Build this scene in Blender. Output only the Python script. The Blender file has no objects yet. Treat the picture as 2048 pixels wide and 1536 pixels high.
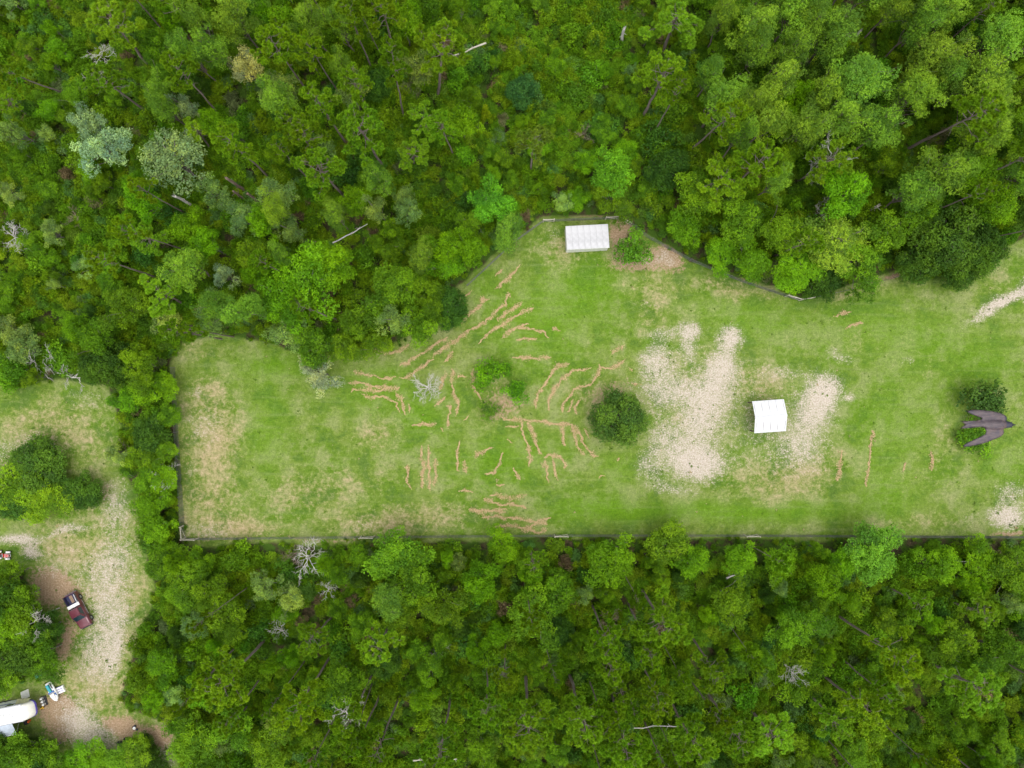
import bpy, bmesh, math, random
import numpy as np
from mathutils import Vector, Matrix, Euler
from mathutils.geometry import delaunay_2d_cdt

SC = bpy.context.scene
COL = SC.collection
R = math.radians

# ------------------------------------------------------------------ camera
HC = 100.0                    # flying height in metres
S = 0.07                      # metres of ground per photograph pixel (2048 wide)
cam = bpy.data.cameras.new('camera')
cam.sensor_width = 36.0
cam.lens = 36.0 * HC / (2048 * S)
cam.clip_start = 0.1
cam.clip_end = 4000.0
camo = bpy.data.objects.new('camera', cam)
camo.location = (0, 0, HC)
COL.objects.link(camo)
cam.dof.use_dof = True; cam.dof.focus_distance = 97.0; cam.dof.aperture_fstop = 5.6
SC.camera = camo

# ------------------------------------------------------------------ sky, sun, exposure
SUN_EL, SUN_AZ = 79.0, 150.0          # overcast, brighter towards the south-east
W = bpy.data.worlds.new('World'); SC.world = W; W.use_nodes = True
wn = W.node_tree.nodes; wl = W.node_tree.links
wn.clear()
sky = wn.new('ShaderNodeTexSky'); sky.sky_type = 'NISHITA'; sky.sun_disc = False
sky.sun_elevation = R(SUN_EL); sky.sun_rotation = R(SUN_AZ)
sky.air_density = 1.0; sky.dust_density = 4.0; sky.ozone_density = 1.0
hs = wn.new('ShaderNodeHueSaturation'); hs.inputs['Saturation'].default_value = 0.28
bg = wn.new('ShaderNodeBackground'); bg.inputs['Strength'].default_value = 0.15
wo = wn.new('ShaderNodeOutputWorld')
wl.new(sky.outputs[0], hs.inputs['Color']); wl.new(hs.outputs[0], bg.inputs['Color']); wl.new(bg.outputs[0], wo.inputs[0])
sl = bpy.data.lights.new('sun', 'SUN'); sl.energy = 1.5; sl.angle = R(110.0); sl.color = (1.0, 0.965, 0.9)
so = bpy.data.objects.new('sun', sl); COL.objects.link(so)
sd = Vector((math.sin(R(SUN_AZ)) * math.cos(R(SUN_EL)), math.cos(R(SUN_AZ)) * math.cos(R(SUN_EL)), math.sin(R(SUN_EL))))
so.rotation_euler = sd.to_track_quat('Z', 'Y').to_euler()
so.location = (20, -40, 120)
SC.view_settings.view_transform = 'Standard'
SC.view_settings.look = 'None'
SC.view_settings.exposure = 0.6
SC.view_settings.gamma = 1.0
SC.view_settings.use_curve_mapping = False

# ------------------------------------------------------------------ helpers
def G(px, py, z=0.0):
    """photograph pixel -> point of the place at height z"""
    k = S * (HC - z) / HC
    return ((px - 1024.0) * k, (768.0 - py) * k, z)

def tag(o, label=None, cat=None, group=None, kind=None):
    if label: o['label'] = label
    if cat: o['category'] = cat
    if group: o['group'] = group
    if kind: o['kind'] = kind
    return o

def empty(name, loc=(0, 0, 0), rot=(0, 0, 0), scale=(1, 1, 1)):
    o = bpy.data.objects.new(name, None)
    o.empty_display_size = 0.2
    o.location = loc; o.rotation_euler = rot; o.scale = scale
    COL.objects.link(o)
    return o

def link(name, me, parent=None, mat=None):
    o = bpy.data.objects.new(name, me)
    COL.objects.link(o)
    if parent is not None: o.parent = parent
    if mat is not None and len(me.materials) == 0: me.materials.append(mat)
    return o

def mesh_np(name, V, faces, mat=None, attrs=None, smooth=False, cols=None):
    """V (n,3); faces: list of (m,k) int arrays"""
    V = np.asarray(V, dtype=np.float32)
    faces = [np.asarray(f, dtype=np.int32) for f in faces if len(f)]
    me = bpy.data.meshes.new(name)
    me.vertices.add(len(V)); me.vertices.foreach_set('co', V.ravel())
    nl = sum(f.size for f in faces); npoly = sum(len(f) for f in faces)
    me.loops.add(nl); me.polygons.add(npoly)
    me.loops.foreach_set('vertex_index', np.concatenate([f.ravel() for f in faces]))
    tot = np.concatenate([np.full(len(f), f.shape[1], np.int32) for f in faces])
    st = np.concatenate([[0], np.cumsum(tot)[:-1]]).astype(np.int32)
    me.polygons.foreach_set('loop_start', st)
    if smooth: me.polygons.foreach_set('use_smooth', np.ones(npoly, bool))
    me.update(calc_edges=True)
    for k, a in (attrs or {}).items():
        at = me.attributes.new(k, 'FLOAT', 'POINT'); at.data.foreach_set('value', np.asarray(a, np.float32))
    for k, a in (cols or {}).items():
        at = me.attributes.new(k, 'FLOAT_COLOR', 'POINT'); at.data.foreach_set('color', np.asarray(a, np.float32).ravel())
    if mat is not None: me.materials.append(mat)
    return me

def _hash(ix, iy, seed):
    h = (ix.astype(np.int64) * 374761393 + iy.astype(np.int64) * 668265263 + seed * 974711) & 0x7fffffff
    h = ((h ^ (h >> 13)) * 1274126177) & 0x7fffffff
    return ((h ^ (h >> 16)) & 0xffff) / 65535.0

def vnoise(x, y, seed=0):
    ix = np.floor(x); iy = np.floor(y); fx = x - ix; fy = y - iy
    fx = fx * fx * (3 - 2 * fx); fy = fy * fy * (3 - 2 * fy)
    a = _hash(ix, iy, seed); b = _hash(ix + 1, iy, seed); c = _hash(ix, iy + 1, seed); d = _hash(ix + 1, iy + 1, seed)
    return (a * (1 - fx) + b * fx) * (1 - fy) + (c * (1 - fx) + d * fx) * fy

def fbm(x, y, seed=0, o=4):
    v = 0; a = 0.5; t = 0
    for i in range(o):
        v = v + a * vnoise(x * 2 ** i, y * 2 ** i, seed + 17 * i); t += a; a *= 0.5
    return v / t

def poly_sd(x, y, P):
    """signed distance to polygon, positive inside"""
    P = np.asarray(P, float)
    d = np.full(x.shape, 1e9); ins = np.zeros(x.shape, bool)
    for i in range(len(P)):
        ax, ay = P[i]; bx, by = P[(i + 1) % len(P)]
        ex, ey = bx - ax, by - ay
        t = np.clip(((x - ax) * ex + (y - ay) * ey) / (ex * ex + ey * ey + 1e-9), 0, 1)
        d = np.minimum(d, (x - ax - t * ex) ** 2 + (y - ay - t * ey) ** 2)
        c = ((ay > y) != (by > y)) & (x < (bx - ax) * (y - ay) / (by - ay + 1e-12) + ax)
        ins ^= c
    d = np.sqrt(d)
    return np.where(ins, d, -d)

def sstep(a, b, x):
    t = np.clip((x - a) / (b - a), 0, 1)
    return t * t * (3 - 2 * t)

# ------------------------------------------------------------------ materials
def new_mat(name):
    m = bpy.data.materials.new(name); m.use_nodes = True
    nt = m.node_tree; nt.nodes.clear()
    out = nt.nodes.new('ShaderNodeOutputMaterial')
    return m, nt, out

def principled(nt, **kw):
    b = nt.nodes.new('ShaderNodeBsdfPrincipled')
    for k, v in kw.items():
        b.inputs[k].default_value = v
    return b

def noise(nt, scale, detail=4, rough=0.6, coord=None, stretch=None):
    t = nt.nodes.new('ShaderNodeTexNoise'); t.inputs['Scale'].default_value = scale
    t.inputs['Detail'].default_value = detail; t.inputs['Roughness'].default_value = rough
    tc = nt.nodes.new('ShaderNodeTexCoord')
    src = tc.outputs['Object']
    if stretch:
        mp = nt.nodes.new('ShaderNodeMapping'); mp.inputs['Scale'].default_value = stretch
        nt.links.new(src, mp.inputs['Vector']); src = mp.outputs[0]
    nt.links.new(src, t.inputs['Vector'])
    return t.outputs['Fac']

def mth(nt, op, a, b=None, c=None, clamp=False):
    n = nt.nodes.new('ShaderNodeMath'); n.operation = op; n.use_clamp = clamp
    for i, v in enumerate((a, b, c)):
        if v is None: continue
        if isinstance(v, (int, float)): n.inputs[i].default_value = v
        else: nt.links.new(v, n.inputs[i])
    return n.outputs[0]

def mix(nt, f, a, b, mode='MIX'):
    n = nt.nodes.new('ShaderNodeMix'); n.data_type = 'RGBA'; n.blend_type = mode
    for s, v in ((n.inputs[0], f), (n.inputs[6], a), (n.inputs[7], b)):
        if isinstance(v, (int, float)): s.default_value = v
        elif isinstance(v, tuple): s.default_value = (*v[:3], 1)
        else: nt.links.new(v, s)
    return n.outputs[2]

def ramp01(nt, x, a, b):
    n = nt.nodes.new('ShaderNodeMapRange'); n.interpolation_type = 'SMOOTHSTEP'
    n.inputs[1].default_value = a; n.inputs[2].default_value = b
    nt.links.new(x, n.inputs[0])
    return n.outputs[0]

def bump(nt, h, strength, dist):
    b = nt.nodes.new('ShaderNodeBump'); b.inputs['Strength'].default_value = strength; b.inputs['Distance'].default_value = dist
    nt.links.new(h, b.inputs['Height'])
    return b.outputs[0]

def plain(name, col, rough=0.6, metal=0.0, var=0.15, scale=6.0, spec=0.5, coat=0.0):
    """painted / plastic / metal surface with light grime"""
    m, nt, out = new_mat(name)
    n = noise(nt, scale, 5, 0.65)
    dark = tuple(c * (1 - var) for c in col); lite = tuple(min(1, c * (1 + var * 0.7)) for c in col)
    c = mix(nt, ramp01(nt, n, 0.3, 0.7), dark, lite)
    b = principled(nt, Roughness=rough, Metallic=metal)
    b.inputs['Specular IOR Level'].default_value = spec
    b.inputs['Coat Weight'].default_value = coat
    nt.links.new(c, b.inputs['Base Color'])
    r = mth(nt, 'MULTIPLY_ADD', n, 0.25, rough - 0.12, clamp=True)
    nt.links.new(r, b.inputs['Roughness'])
    nt.links.new(b.outputs[0], out.inputs[0])
    return m

def leaf_mat(name, use_attr=False, trans=0.3, spec=0.12, rough=0.5):
    m, nt, out = new_mat(name)
    at = nt.nodes.new('ShaderNodeAttribute'); at.attribute_name = 'tint'
    hu = nt.nodes.new('ShaderNodeAttribute'); hu.attribute_name = 'hue'
    if use_attr:
        ca = nt.nodes.new('ShaderNodeAttribute'); ca.attribute_name = 'leafcol'
        base = ca.outputs['Color']
    else:
        oi = nt.nodes.new('ShaderNodeObjectInfo')
        base = oi.outputs['Color']
    yel = mix(nt, 1.0, base, (1.28, 1.08, 0.6), 'MULTIPLY')
    blu = mix(nt, 1.0, base, (0.78, 0.93, 1.25), 'MULTIPLY')
    c = mix(nt, hu.outputs['Fac'], blu, yel)
    vm = nt.nodes.new('ShaderNodeVectorMath'); vm.operation = 'SCALE'
    nt.links.new(c, vm.inputs[0]); nt.links.new(at.outputs['Fac'], vm.inputs['Scale'])
    c = vm.outputs[0]
    b = principled(nt, Roughness=rough); b.inputs['Specular IOR Level'].default_value = spec
    nt.links.new(c, b.inputs['Base Color'])
    tr = nt.nodes.new('ShaderNodeBsdfTranslucent')
    tcol = mix(nt, 1.0, c, (1.25, 1.15, 0.45), 'MULTIPLY')
    nt.links.new(tcol, tr.inputs['Color'])
    ms = nt.nodes.new('ShaderNodeMixShader'); ms.inputs[0].default_value = trans
    nt.links.new(b.outputs[0], ms.inputs[1]); nt.links.new(tr.outputs[0], ms.inputs[2])
    nt.links.new(ms.outputs[0], out.inputs[0])
    return m

def bark_mat(name, c1, c2):
    m, nt, out = new_mat(name)
    n = noise(nt, 3.0, 6, 0.7, stretch=(1, 1, 0.25))
    b = principled(nt, Roughness=0.9)
    b.inputs['Specular IOR Level'].default_value = 0.2
    nt.links.new(mix(nt, ramp01(nt, n, 0.3, 0.7), c1, c2), b.inputs['Base Color'])
    nt.links.new(bump(nt, n, 0.6, 0.05), b.inputs['Normal'])
    nt.links.new(b.outputs[0], out.inputs[0])
    return m

M_LEAF = leaf_mat('foliage')
M_NEEDLE = leaf_mat('pine_needles', trans=0.25, spec=0.08)
M_THICK = leaf_mat('thicket_foliage', use_attr=True)
M_PINEBARK = bark_mat('pine_bark', (0.13, 0.10, 0.085), (0.24, 0.20, 0.18))
M_BARK = bark_mat('grey_bark', (0.11, 0.095, 0.08), (0.24, 0.22, 0.195))
M_DEAD = bark_mat('weathered_dead_wood', (0.36, 0.335, 0.31), (0.60, 0.575, 0.545))
M_DEADB = bark_mat('brown_dead_wood', (0.16, 0.11, 0.085), (0.34, 0.26, 0.21))
M_POLE = bark_mat('pale_timber', (0.38, 0.35, 0.28), (0.58, 0.55, 0.46))

# ------------------------------------------------------------------ layout of clearings (photograph pixels on the ground)
MEADOW = [(348, 735), (372, 692), (440, 668), (530, 690), (600, 716), (700, 712), (800, 690), (868, 640), (915, 578), (1000, 508),
          (1085, 440), (1235, 433), (1290, 470), (1380, 519), (1480, 560), (1565, 590), (1598, 600), (1680, 582), (1800, 542),
          (1850, 566), (1960, 550), (1995, 505), (2048, 480), (2300, 380), (2300, 1075), (1500, 1072), (1120, 1072), (760, 1075), (372, 1080)]
YARD = [(-200, 775), (60, 777), (130, 770), (215, 775), (232, 850), (222, 900), (250, 960), (277, 1000), (286, 1080), (290, 1110),
        (303, 1180), (292, 1240), (262, 1290), (255, 1340), (235, 1395), (250, 1425), (335, 1445), (362, 1490), (345, 1560), (340, 1700),
        (150, 1700), (125, 1540), (100, 1495), (72, 1470), (-200, 1485), (-200, 1385), (60, 1368), (122, 1372), (114, 1300), (108, 1230),
        (60, 1200), (56, 1135), (-200, 1125)]

def clear_sd(px, py):
    """pixels; positive inside a clearing, negative in the woods"""
    return np.maximum(poly_sd(px, py, MEADOW), poly_sd(px, py, YARD))

# ------------------------------------------------------------------ ground
def blobs(px, py, L):
    v = np.zeros(px.shape)
    for cx, cy, rx, ry, a, w in L:
        ca, sa = math.cos(R(a)), math.sin(R(a))
        dx, dy = px - cx, py - cy
        u = (dx * ca + dy * sa) / rx; q = (-dx * sa + dy * ca) / ry
        d = np.sqrt(u * u + q * q)
        v = 1 - (1 - v) * (1 - w * (1 - sstep(0.0, 1.3, d)))
    return v

SAND = [(1310, 725, 38, 46, 0, .55), (1355, 790, 80, 34, 10, .42), (1330, 668, 60, 18, 0, .40), (1385, 665, 26, 22, 0, .72), (1376, 695, 20, 38, 0, .5),
        (1458, 680, 30, 36, 20, .85), (1440, 735, 38, 40, 20, .78), (1425, 780, 48, 60, 20, .55),
        (1405, 850, 48, 80, 15, .58), (1390, 925, 75, 42, 8, .80), (1410, 935, 42, 30, 0, .6), (1330, 880, 45, 40, 0, .45), (1300, 935, 42, 40, 30, .45), (1345, 975, 60, 18, 10, .38), (1390, 820, 140, 200, 0, .27), (1560, 830, 190, 150, 0, .20), (1590, 890, 120, 90, 0, .22), (1320, 770, 70, 90, 0, .25),
        (1650, 785, 48, 48, 0, .86), (1632, 825, 52, 48, 30, .6), (1610, 875, 40, 44, 10, .22), (1705, 797, 16, 9, 0, .6), (1600, 900, 60, 60, 0, .25),
        (1685, 712, 45, 16, 25, .42), (1560, 745, 70, 22, 0, .3), (1820, 715, 24, 12, 0, .36),
        (2000, 603, 75, 14, -31, .8), (2060, 572, 40, 30, -31, .7), (1985, 610, 90, 30, -31, .3),
        (2020, 1040, 55, 34, 0, .85), (2030, 990, 50, 40, 0, .45), (1940, 1045, 30, 20, 0, .25),
        (1290, 525, 60, 22, 0, .32), (1340, 515, 30, 24, 0, .42), (1105, 470, 22, 30, 0, .25), (1290, 610, 60, 12, 0, .22),
        (40, 1082, 60, 14, 0, .8), (60, 1105, 26, 20, 0, .7), (140, 1065, 60, 12, -15, .55),
        (215, 1210, 60, 110, -5, .50), (200, 1320, 55, 80, 5, .50), (228, 1300, 16, 80, 3, .55), (240, 1120, 60, 70, 0, .4), (230, 1030, 45, 50, 0, .38),
        (150, 1440, 60, 60, 30, .62), (190, 1480, 70, 45, 20, .62), (330, 1505, 22, 40, 0, .5), (200, 1230, 110, 260, 0, .15), (110, 1130, 90, 60, 0, .25), (30, 900, 130, 45, 0, .34), (180, 800, 60, 40, 0, .26), (250, 905, 20, 40, 0, .3), (230, 980, 40, 50, 0, .35),
        (400, 850, 55, 60, 0, .30), (390, 780, 30, 25, 0, .27), (420, 1055, 80, 22, 0, .34), (380, 940, 25, 40, 0, .24), (720, 1050, 80, 24, 0, .20)]
DRY = [(420, 880, 90, 130, 0, .75), (400, 780, 60, 50, 0, .45), (420, 1000, 90, 60, 0, .6), (470, 1050, 130, 32, 0, .85), (600, 990, 120, 60, 0, .42),
       (760, 870, 70, 40, 0, .5), (700, 960, 160, 60, 0, .35), (760, 1045, 140, 40, 0, .7), (900, 1030, 140, 40, 0, .45), (1000, 820, 60, 40, 0, .45), (1180, 790, 80, 50, 0, .45), (1010, 770, 60, 30, 0, .3),
       (1380, 800, 160, 190, 0, .42), (1550, 960, 170, 50, 0, .55), (1620, 920, 120, 60, 0, .45), (1520, 760, 100, 50, 0, .5),
       (1330, 560, 120, 60, 0, .4), (1480, 580, 100, 30, 20, .6), (1130, 490, 90, 50, 0, .5), (1700, 590, 110, 25, -12, .45), (1300, 620, 60, 60, 0, .4),
       (1900, 880, 50, 70, 0, .35), (1840, 960, 90, 60, 0, .2), (1850, 720, 60, 40, 0, .3), (1850, 1050, 160, 25, 0, .35), (1730, 690, 50, 40, 0, .3), (1990, 560, 60, 60, -30, .3),
       (100, 860, 180, 90, 0, .62), (220, 1180, 160, 300, 0, .60), (180, 1400, 150, 120, 0, .5), (100, 1100, 120, 50, 0, .5), (400, 700, 60, 30, 0, .4)]
DIRT = [(1245, 468, 38, 42, 0, 1), (1275, 522, 85, 38, 0, .9), (1345, 512, 46, 42, 20, .9), (1180, 428, 95, 8, 0, .7), (1255, 440, 22, 14, 0, .8),
        (1490, 560, 70, 14, 24, .5), (1790, 548, 40, 10, -15, .8), (1520, 790, 30, 60, 0, .4), (1500, 840, 20, 40, 0, .4), (1230, 778, 90, 34, -15, .5), (1190, 840, 36, 70, 0, .42), (1010, 800, 70, 50, 0, .62), (985, 830, 40, 26, 0, .35), (1560, 760, 60, 20, 0, .3),
        (105, 1175, 85, 56, 20, 1.0), (150, 1260, 40, 60, 0, .45), (60, 880, 120, 40, 0, .35), (20, 930, 60, 40, 0, .45), (200, 980, 40, 34, 0, .5), (125, 1290, 26, 60, 0, .8), (125, 1412, 55, 40, 30, .95), (120, 1460, 60, 44, 0, .85), (240, 1455, 60, 30, 0, 1), (312, 1470, 50, 40, 0, 1), (90, 1430, 50, 30, 0, .7),
        (370, 900, 18, 190, 0, .35), (640, 1070, 300, 8, 0, .5), (2020, 1073, 70, 8, 0, .8), (760, 870, 60, 20, 0, .35), (430, 1060, 80, 14, 0, .4), (265, 1215, 16, 40, 30, .5), (350, 950, 8, 140, 0, .8)]
LUSH = [(560, 740, 120, 40, 0, .6), (540, 860, 60, 120, 0, .5), (1100, 640, 140, 110, 0, .6), (1190, 570, 120, 70, 0, .45), (1500, 640, 150, 60, 10, .55), (1750, 660, 160, 70, 0, .5), (1880, 700, 140, 100, 0, .4),
        (850, 830, 60, 50, 0, .5), (1000, 920, 160, 70, 0, .5), (1230, 940, 60, 60, 0, .5), (1450, 1020, 380, 28, 0, .8), (1200, 1020, 120, 40, 0, .6), (1780, 980, 90, 90, 0, .5), (1800, 840, 120, 120, 0, .45), (1990, 700, 90, 80, 0, .3), (2000, 920, 70, 60, 0, .4), (730, 780, 120, 60, 0, .5), (960, 570, 60, 60, 0, .4)]

def axis(lo, hi, step, far):
    a = list(np.arange(lo, hi + step / 2, step))
    out = [];  d = step
    x = lo
    while x > -far:
        d *= 1.6; x -= d; out.insert(0, x)
    o2 = []; d = step; x = hi
    while x < far:
        d *= 1.6; x += d; o2.append(x)
    return np.array(out + a + o2)

def build_ground():
    xs = axis(-90, 90, 0.32, 1500); ys = axis(-68, 68, 0.32, 1500)
    X, Y = np.meshgrid(xs, ys)
    px = X / S + 1024; py = 768 - Y / S
    wx = (fbm(X * .12, Y * .12, 3) - .5) * 60 + (fbm(X * .6, Y * .6, 5) - .5) * 16
    wy = (fbm(X * .12, Y * .12, 8) - .5) * 60 + (fbm(X * .6, Y * .6, 9) - .5) * 16
    qx, qy = px + wx * .6, py + wy * .6
    sd = clear_sd(px + wx * .45, py + wy * .45)
    litter = 1 - sstep(-16, 4, sd)
    sand = blobs(qx, qy, SAND); dry = blobs(qx, qy, DRY); dirt = blobs(qx, qy, DIRT); lush = blobs(qx, qy, LUSH)
    Z = np.zeros_like(X)
    V = np.stack([X, Y, Z], -1).reshape(-1, 3)
    ny, nx = X.shape
    idx = np.arange(nx * ny).reshape(ny, nx)
    F = np.stack([idx[:-1, :-1], idx[:-1, 1:], idx[1:, 1:], idx[1:, :-1]], -1).reshape(-1, 4)
    A = np.stack([sand, dry, dirt, litter], -1).reshape(-1, 4)
    me = mesh_np('ground', V, [F], attrs={'sand': sand.ravel(), 'dry': dry.ravel(), 'dirt': dirt.ravel(), 'litter': litter.ravel(), 'lush': lush.ravel()}, smooth=True)
    m, nt, out = new_mat('meadow_ground')
    def A_(n):
        a = nt.nodes.new('ShaderNodeAttribute'); a.attribute_name = n; return a.outputs['Fac']
    nL = noise(nt, 0.10, 5, 0.6); nM = noise(nt, 0.55, 5, 0.62); nF = noise(nt, 2.2, 5, 0.7); nS = noise(nt, 6.0, 3, 0.6)
    nS2 = noise(nt, 4.6, 6, 0.75)
    st = noise(nt, 1.0, 3, 0.5, stretch=(0.10, 1.3, 1))
    # grass
    nB = noise(nt, 0.23, 6, 0.68); nT = noise(nt, 1.1, 6, 0.72)
    g = mix(nt, ramp01(nt, nL, .36, .64), (0.090, 0.172, 0.008), (0.134, 0.194, 0.028))
    g = mix(nt, mth(nt, 'MULTIPLY', ramp01(nt, nB, .44, .64), .85), g, (0.210, 0.242, 0.090))
    g = mix(nt, mth(nt, 'MULTIPLY', ramp01(nt, nB, .50, .36), .75), g, (0.066, 0.128, 0.020))
    g = mix(nt, mth(nt, 'MULTIPLY', ramp01(nt, nT, .50, .70), .35), g, (0.225, 0.250, 0.095))
    g = mix(nt, mth(nt, 'MULTIPLY', ramp01(nt, nT, .48, .30), .40), g, (0.055, 0.118, 0.010))
    lushf = mth(nt, 'MULTIPLY', A_('lush'), mth(nt, 'MULTIPLY_ADD', nT, 1.2, .3, clamp=True), clamp=True)
    g = mix(nt, lushf, g, (0.090, 0.205, 0.003))
    # dry grass
    dm = mth(nt, 'MULTIPLY_ADD', mth(nt, 'SUBTRACT', nF, .5), .6, mth(nt, 'ADD', A_('dry'), -.07))
    dm = mth(nt, 'MULTIPLY_ADD', mth(nt, 'SUBTRACT', nB, .5), 1.4, dm)
    dm = mth(nt, 'MULTIPLY_ADD', mth(nt, 'SUBTRACT', nT, .5), 1.3, dm)
    dryc = mix(nt, ramp01(nt, nT, .35, .65), (0.270, 0.225, 0.100), (0.37, 0.285, 0.175))
    dryc = mix(nt, mth(nt, 'MULTIPLY', ramp01(nt, nS2, .55, .72), .6), dryc, (0.47, 0.40, 0.30))
    g = mix(nt, mth(nt, 'MULTIPLY', ramp01(nt, dm, .10, 1.0), .88), g, dryc)
    # mowing streaks and speckle
    g = mix(nt, mth(nt, 'MULTIPLY', ramp01(nt, st, .5, .75), .28), g, (0.21, 0.25, 0.09))
    sp = mth(nt, 'MULTIPLY_ADD', mth(nt, 'SUBTRACT', nS, .5), 0.9, 1.0)
    sp = mth(nt, 'MULTIPLY_ADD', mth(nt, 'SUBTRACT', nF, .5), 0.9, sp)
    vm = nt.nodes.new('ShaderNodeVectorMath'); vm.operation = 'SCALE'; nt.links.new(g, vm.inputs[0]); nt.links.new(sp, vm.inputs['Scale'])
    g = vm.outputs[0]
    # brown dirt
    dd = mth(nt, 'MULTIPLY_ADD', mth(nt, 'SUBTRACT', nF, .5), 1.6, A_('dirt'))
    dirtc = mix(nt, ramp01(nt, nS2, .35, .65), (0.25, 0.15, 0.095), (0.40, 0.28, 0.20))
    g = mix(nt, mth(nt, 'MULTIPLY', ramp01(nt, dd, .35, .75), .85), g, dirtc)
    # pale sand, broken up by grass tufts
    fade = mth(nt, 'MULTIPLY', ramp01(nt, mth(nt, 'MULTIPLY_ADD', mth(nt, 'SUBTRACT', nT, .5), .8, A_('sand')), .10, .8), .60)
    g = mix(nt, fade, g, (0.335, 0.30, 0.215))
    sm = mth(nt, 'MULTIPLY_ADD', mth(nt, 'SUBTRACT', nS2, .5), 3.3, A_('sand'))
    sm = mth(nt, 'MULTIPLY_ADD', mth(nt, 'SUBTRACT', nT, .5), 1.2, sm)
    sandc = mix(nt, ramp01(nt, nS, .3, .7), (0.35, 0.295, 0.235), (0.53, 0.47, 0.405))
    g = mix(nt, mth(nt, 'MULTIPLY', ramp01(nt, sm, .34, .82), ramp01(nt, A_('sand'), .06, .2)), g, sandc)
    # leaf and needle litter under the trees
    lm = mth(nt, 'MULTIPLY_ADD', mth(nt, 'SUBTRACT', nF, .5), .9, A_('litter'))
    litc = mix(nt, ramp01(nt, nF, .35, .7), (0.030, 0.032, 0.012), (0.085, 0.060, 0.034))
    litc = mix(nt, ramp01(nt, nM, .42, .55), litc, (0.040, 0.085, 0.008))
    g = mix(nt, ramp01(nt, lm, .3, .8), g, litc)
    b = principled(nt, Roughness=0.95); b.inputs['Specular IOR Level'].default_value = 0.15
    nt.links.new(g, b.inputs['Base Color'])
    hh = mth(nt, 'ADD', nS, nF)
    nt.links.new(bump(nt, hh, 0.7, 0.12), b.inputs['Normal'])
    nt.links.new(b.outputs[0], out.inputs[0])
    me.materials.append(m)
    tag(link('ground', me), kind='structure')

build_ground()

# ------------------------------------------------------------------ vegetation builders
def norm(v):
    return v / (np.linalg.norm(v, axis=-1, keepdims=True) + 1e-9)

class Geo:
    """collects tubes and flat pieces as numpy arrays"""
    def __init__(self): self.V = []; self.F4 = []; self.F3 = []; self.n = 0
    def add(self, V, F):
        F = np.asarray(F) + self.n
        (self.F4 if F.shape[1] == 4 else self.F3).append(F)
        self.V.append(np.asarray(V, float)); self.n += len(V)
    def tube(self, P, Rd, k=5):
        P = np.asarray(P, float); n = len(P)
        T = norm(np.gradient(P, axis=0))
        up = np.array([0.31, 0.17, 0.93])
        A = norm(np.cross(T, up)); B = np.cross(T, A)
        ang = np.arange(k) * 2 * math.pi / k
        ring = A[:, None, :] * np.cos(ang)[None, :, None] + B[:, None, :] * np.sin(ang)[None, :, None]
        V = (P[:, None, :] + ring * np.asarray(Rd)[:, None, None]).reshape(-1, 3)
        i = np.arange(n - 1)[:, None] * k; j = np.arange(k)[None, :]; j2 = (j + 1) % k
        F = np.stack([i + j, i + j2, i + k + j2, i + k + j], -1).reshape(-1, 4)
        self.add(V, F)
        # end caps
        c = np.array([P[0], P[-1]])
        jj = np.arange(k); kk = (jj + 1) % k
        V2 = np.vstack([V[:k], V[-k:], c])
        F2 = np.vstack([np.stack([kk, jj, np.full(k, 2 * k)], -1), np.stack([k + jj, k + kk, np.full(k, 2 * k + 1)], -1)])
        self.add(V2, F2)
    def mesh(self, name, mat, smooth=True):
        f = []
        if self.F4: f.append(np.vstack(self.F4))
        if self.F3: f.append(np.vstack(self.F3))
        return mesh_np(name, np.vstack(self.V), f, mat, smooth=smooth)

def bent(rng, a, b, n=4, wob=0.08, sag=0.0):
    a = np.asarray(a, float); b = np.asarray(b, float)
    t = np.linspace(0, 1, n)[:, None]
    L = np.linalg.norm(b - a)
    off = rng.normal(0, wob * L, (n, 3)) * np.sin(t * math.pi)
    P = a + (b - a) * t + off
    P[:, 2] += sag * L * np.sin(t[:, 0] * math.pi)
    return P

def leaf_quads(rng, C, N, size, asp=0.55, jitter=0.35):
    """diamond leaves at C with normals N"""
    n = len(C)
    r = rng.normal(size=(n, 3))
    U = norm(np.cross(N, r)); Wd = np.cross(N, U)
    s = size * (1 + rng.uniform(-jitter, jitter, n))[:, None]
    droop = N * (-0.12) * s
    V = np.stack([C - U * s * .5, C + Wd * s * asp * .5 + droop * 0, C + U * s * .5 + droop, C - Wd * s * asp * .5], 1).reshape(-1, 3)
    F = np.arange(4 * n).reshape(n, 4)
    return V, F

def sprays(rng, C, D, leaf, per, spread):
    """leaf sprays: per leaves around each centre C with outward direction D"""
    n = len(C)
    c = np.repeat(C, per, 0) + rng.normal(0, spread, (n * per, 3))
    up = np.array([0, 0, 1.0])
    N = norm(np.repeat(D, per, 0) * .6 + up * .55 + rng.normal(0, .5, (n * per, 3)))
    return leaf_quads(rng, c, N, leaf)

def sphere_dirs(rng, n, zmin=-0.4):
    z = rng.uniform(zmin, 1, n); a = rng.uniform(0, 2 * math.pi, n); r = np.sqrt(np.maximum(0, 1 - z * z))
    return np.stack([r * np.cos(a), r * np.sin(a), z], -1)

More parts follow.
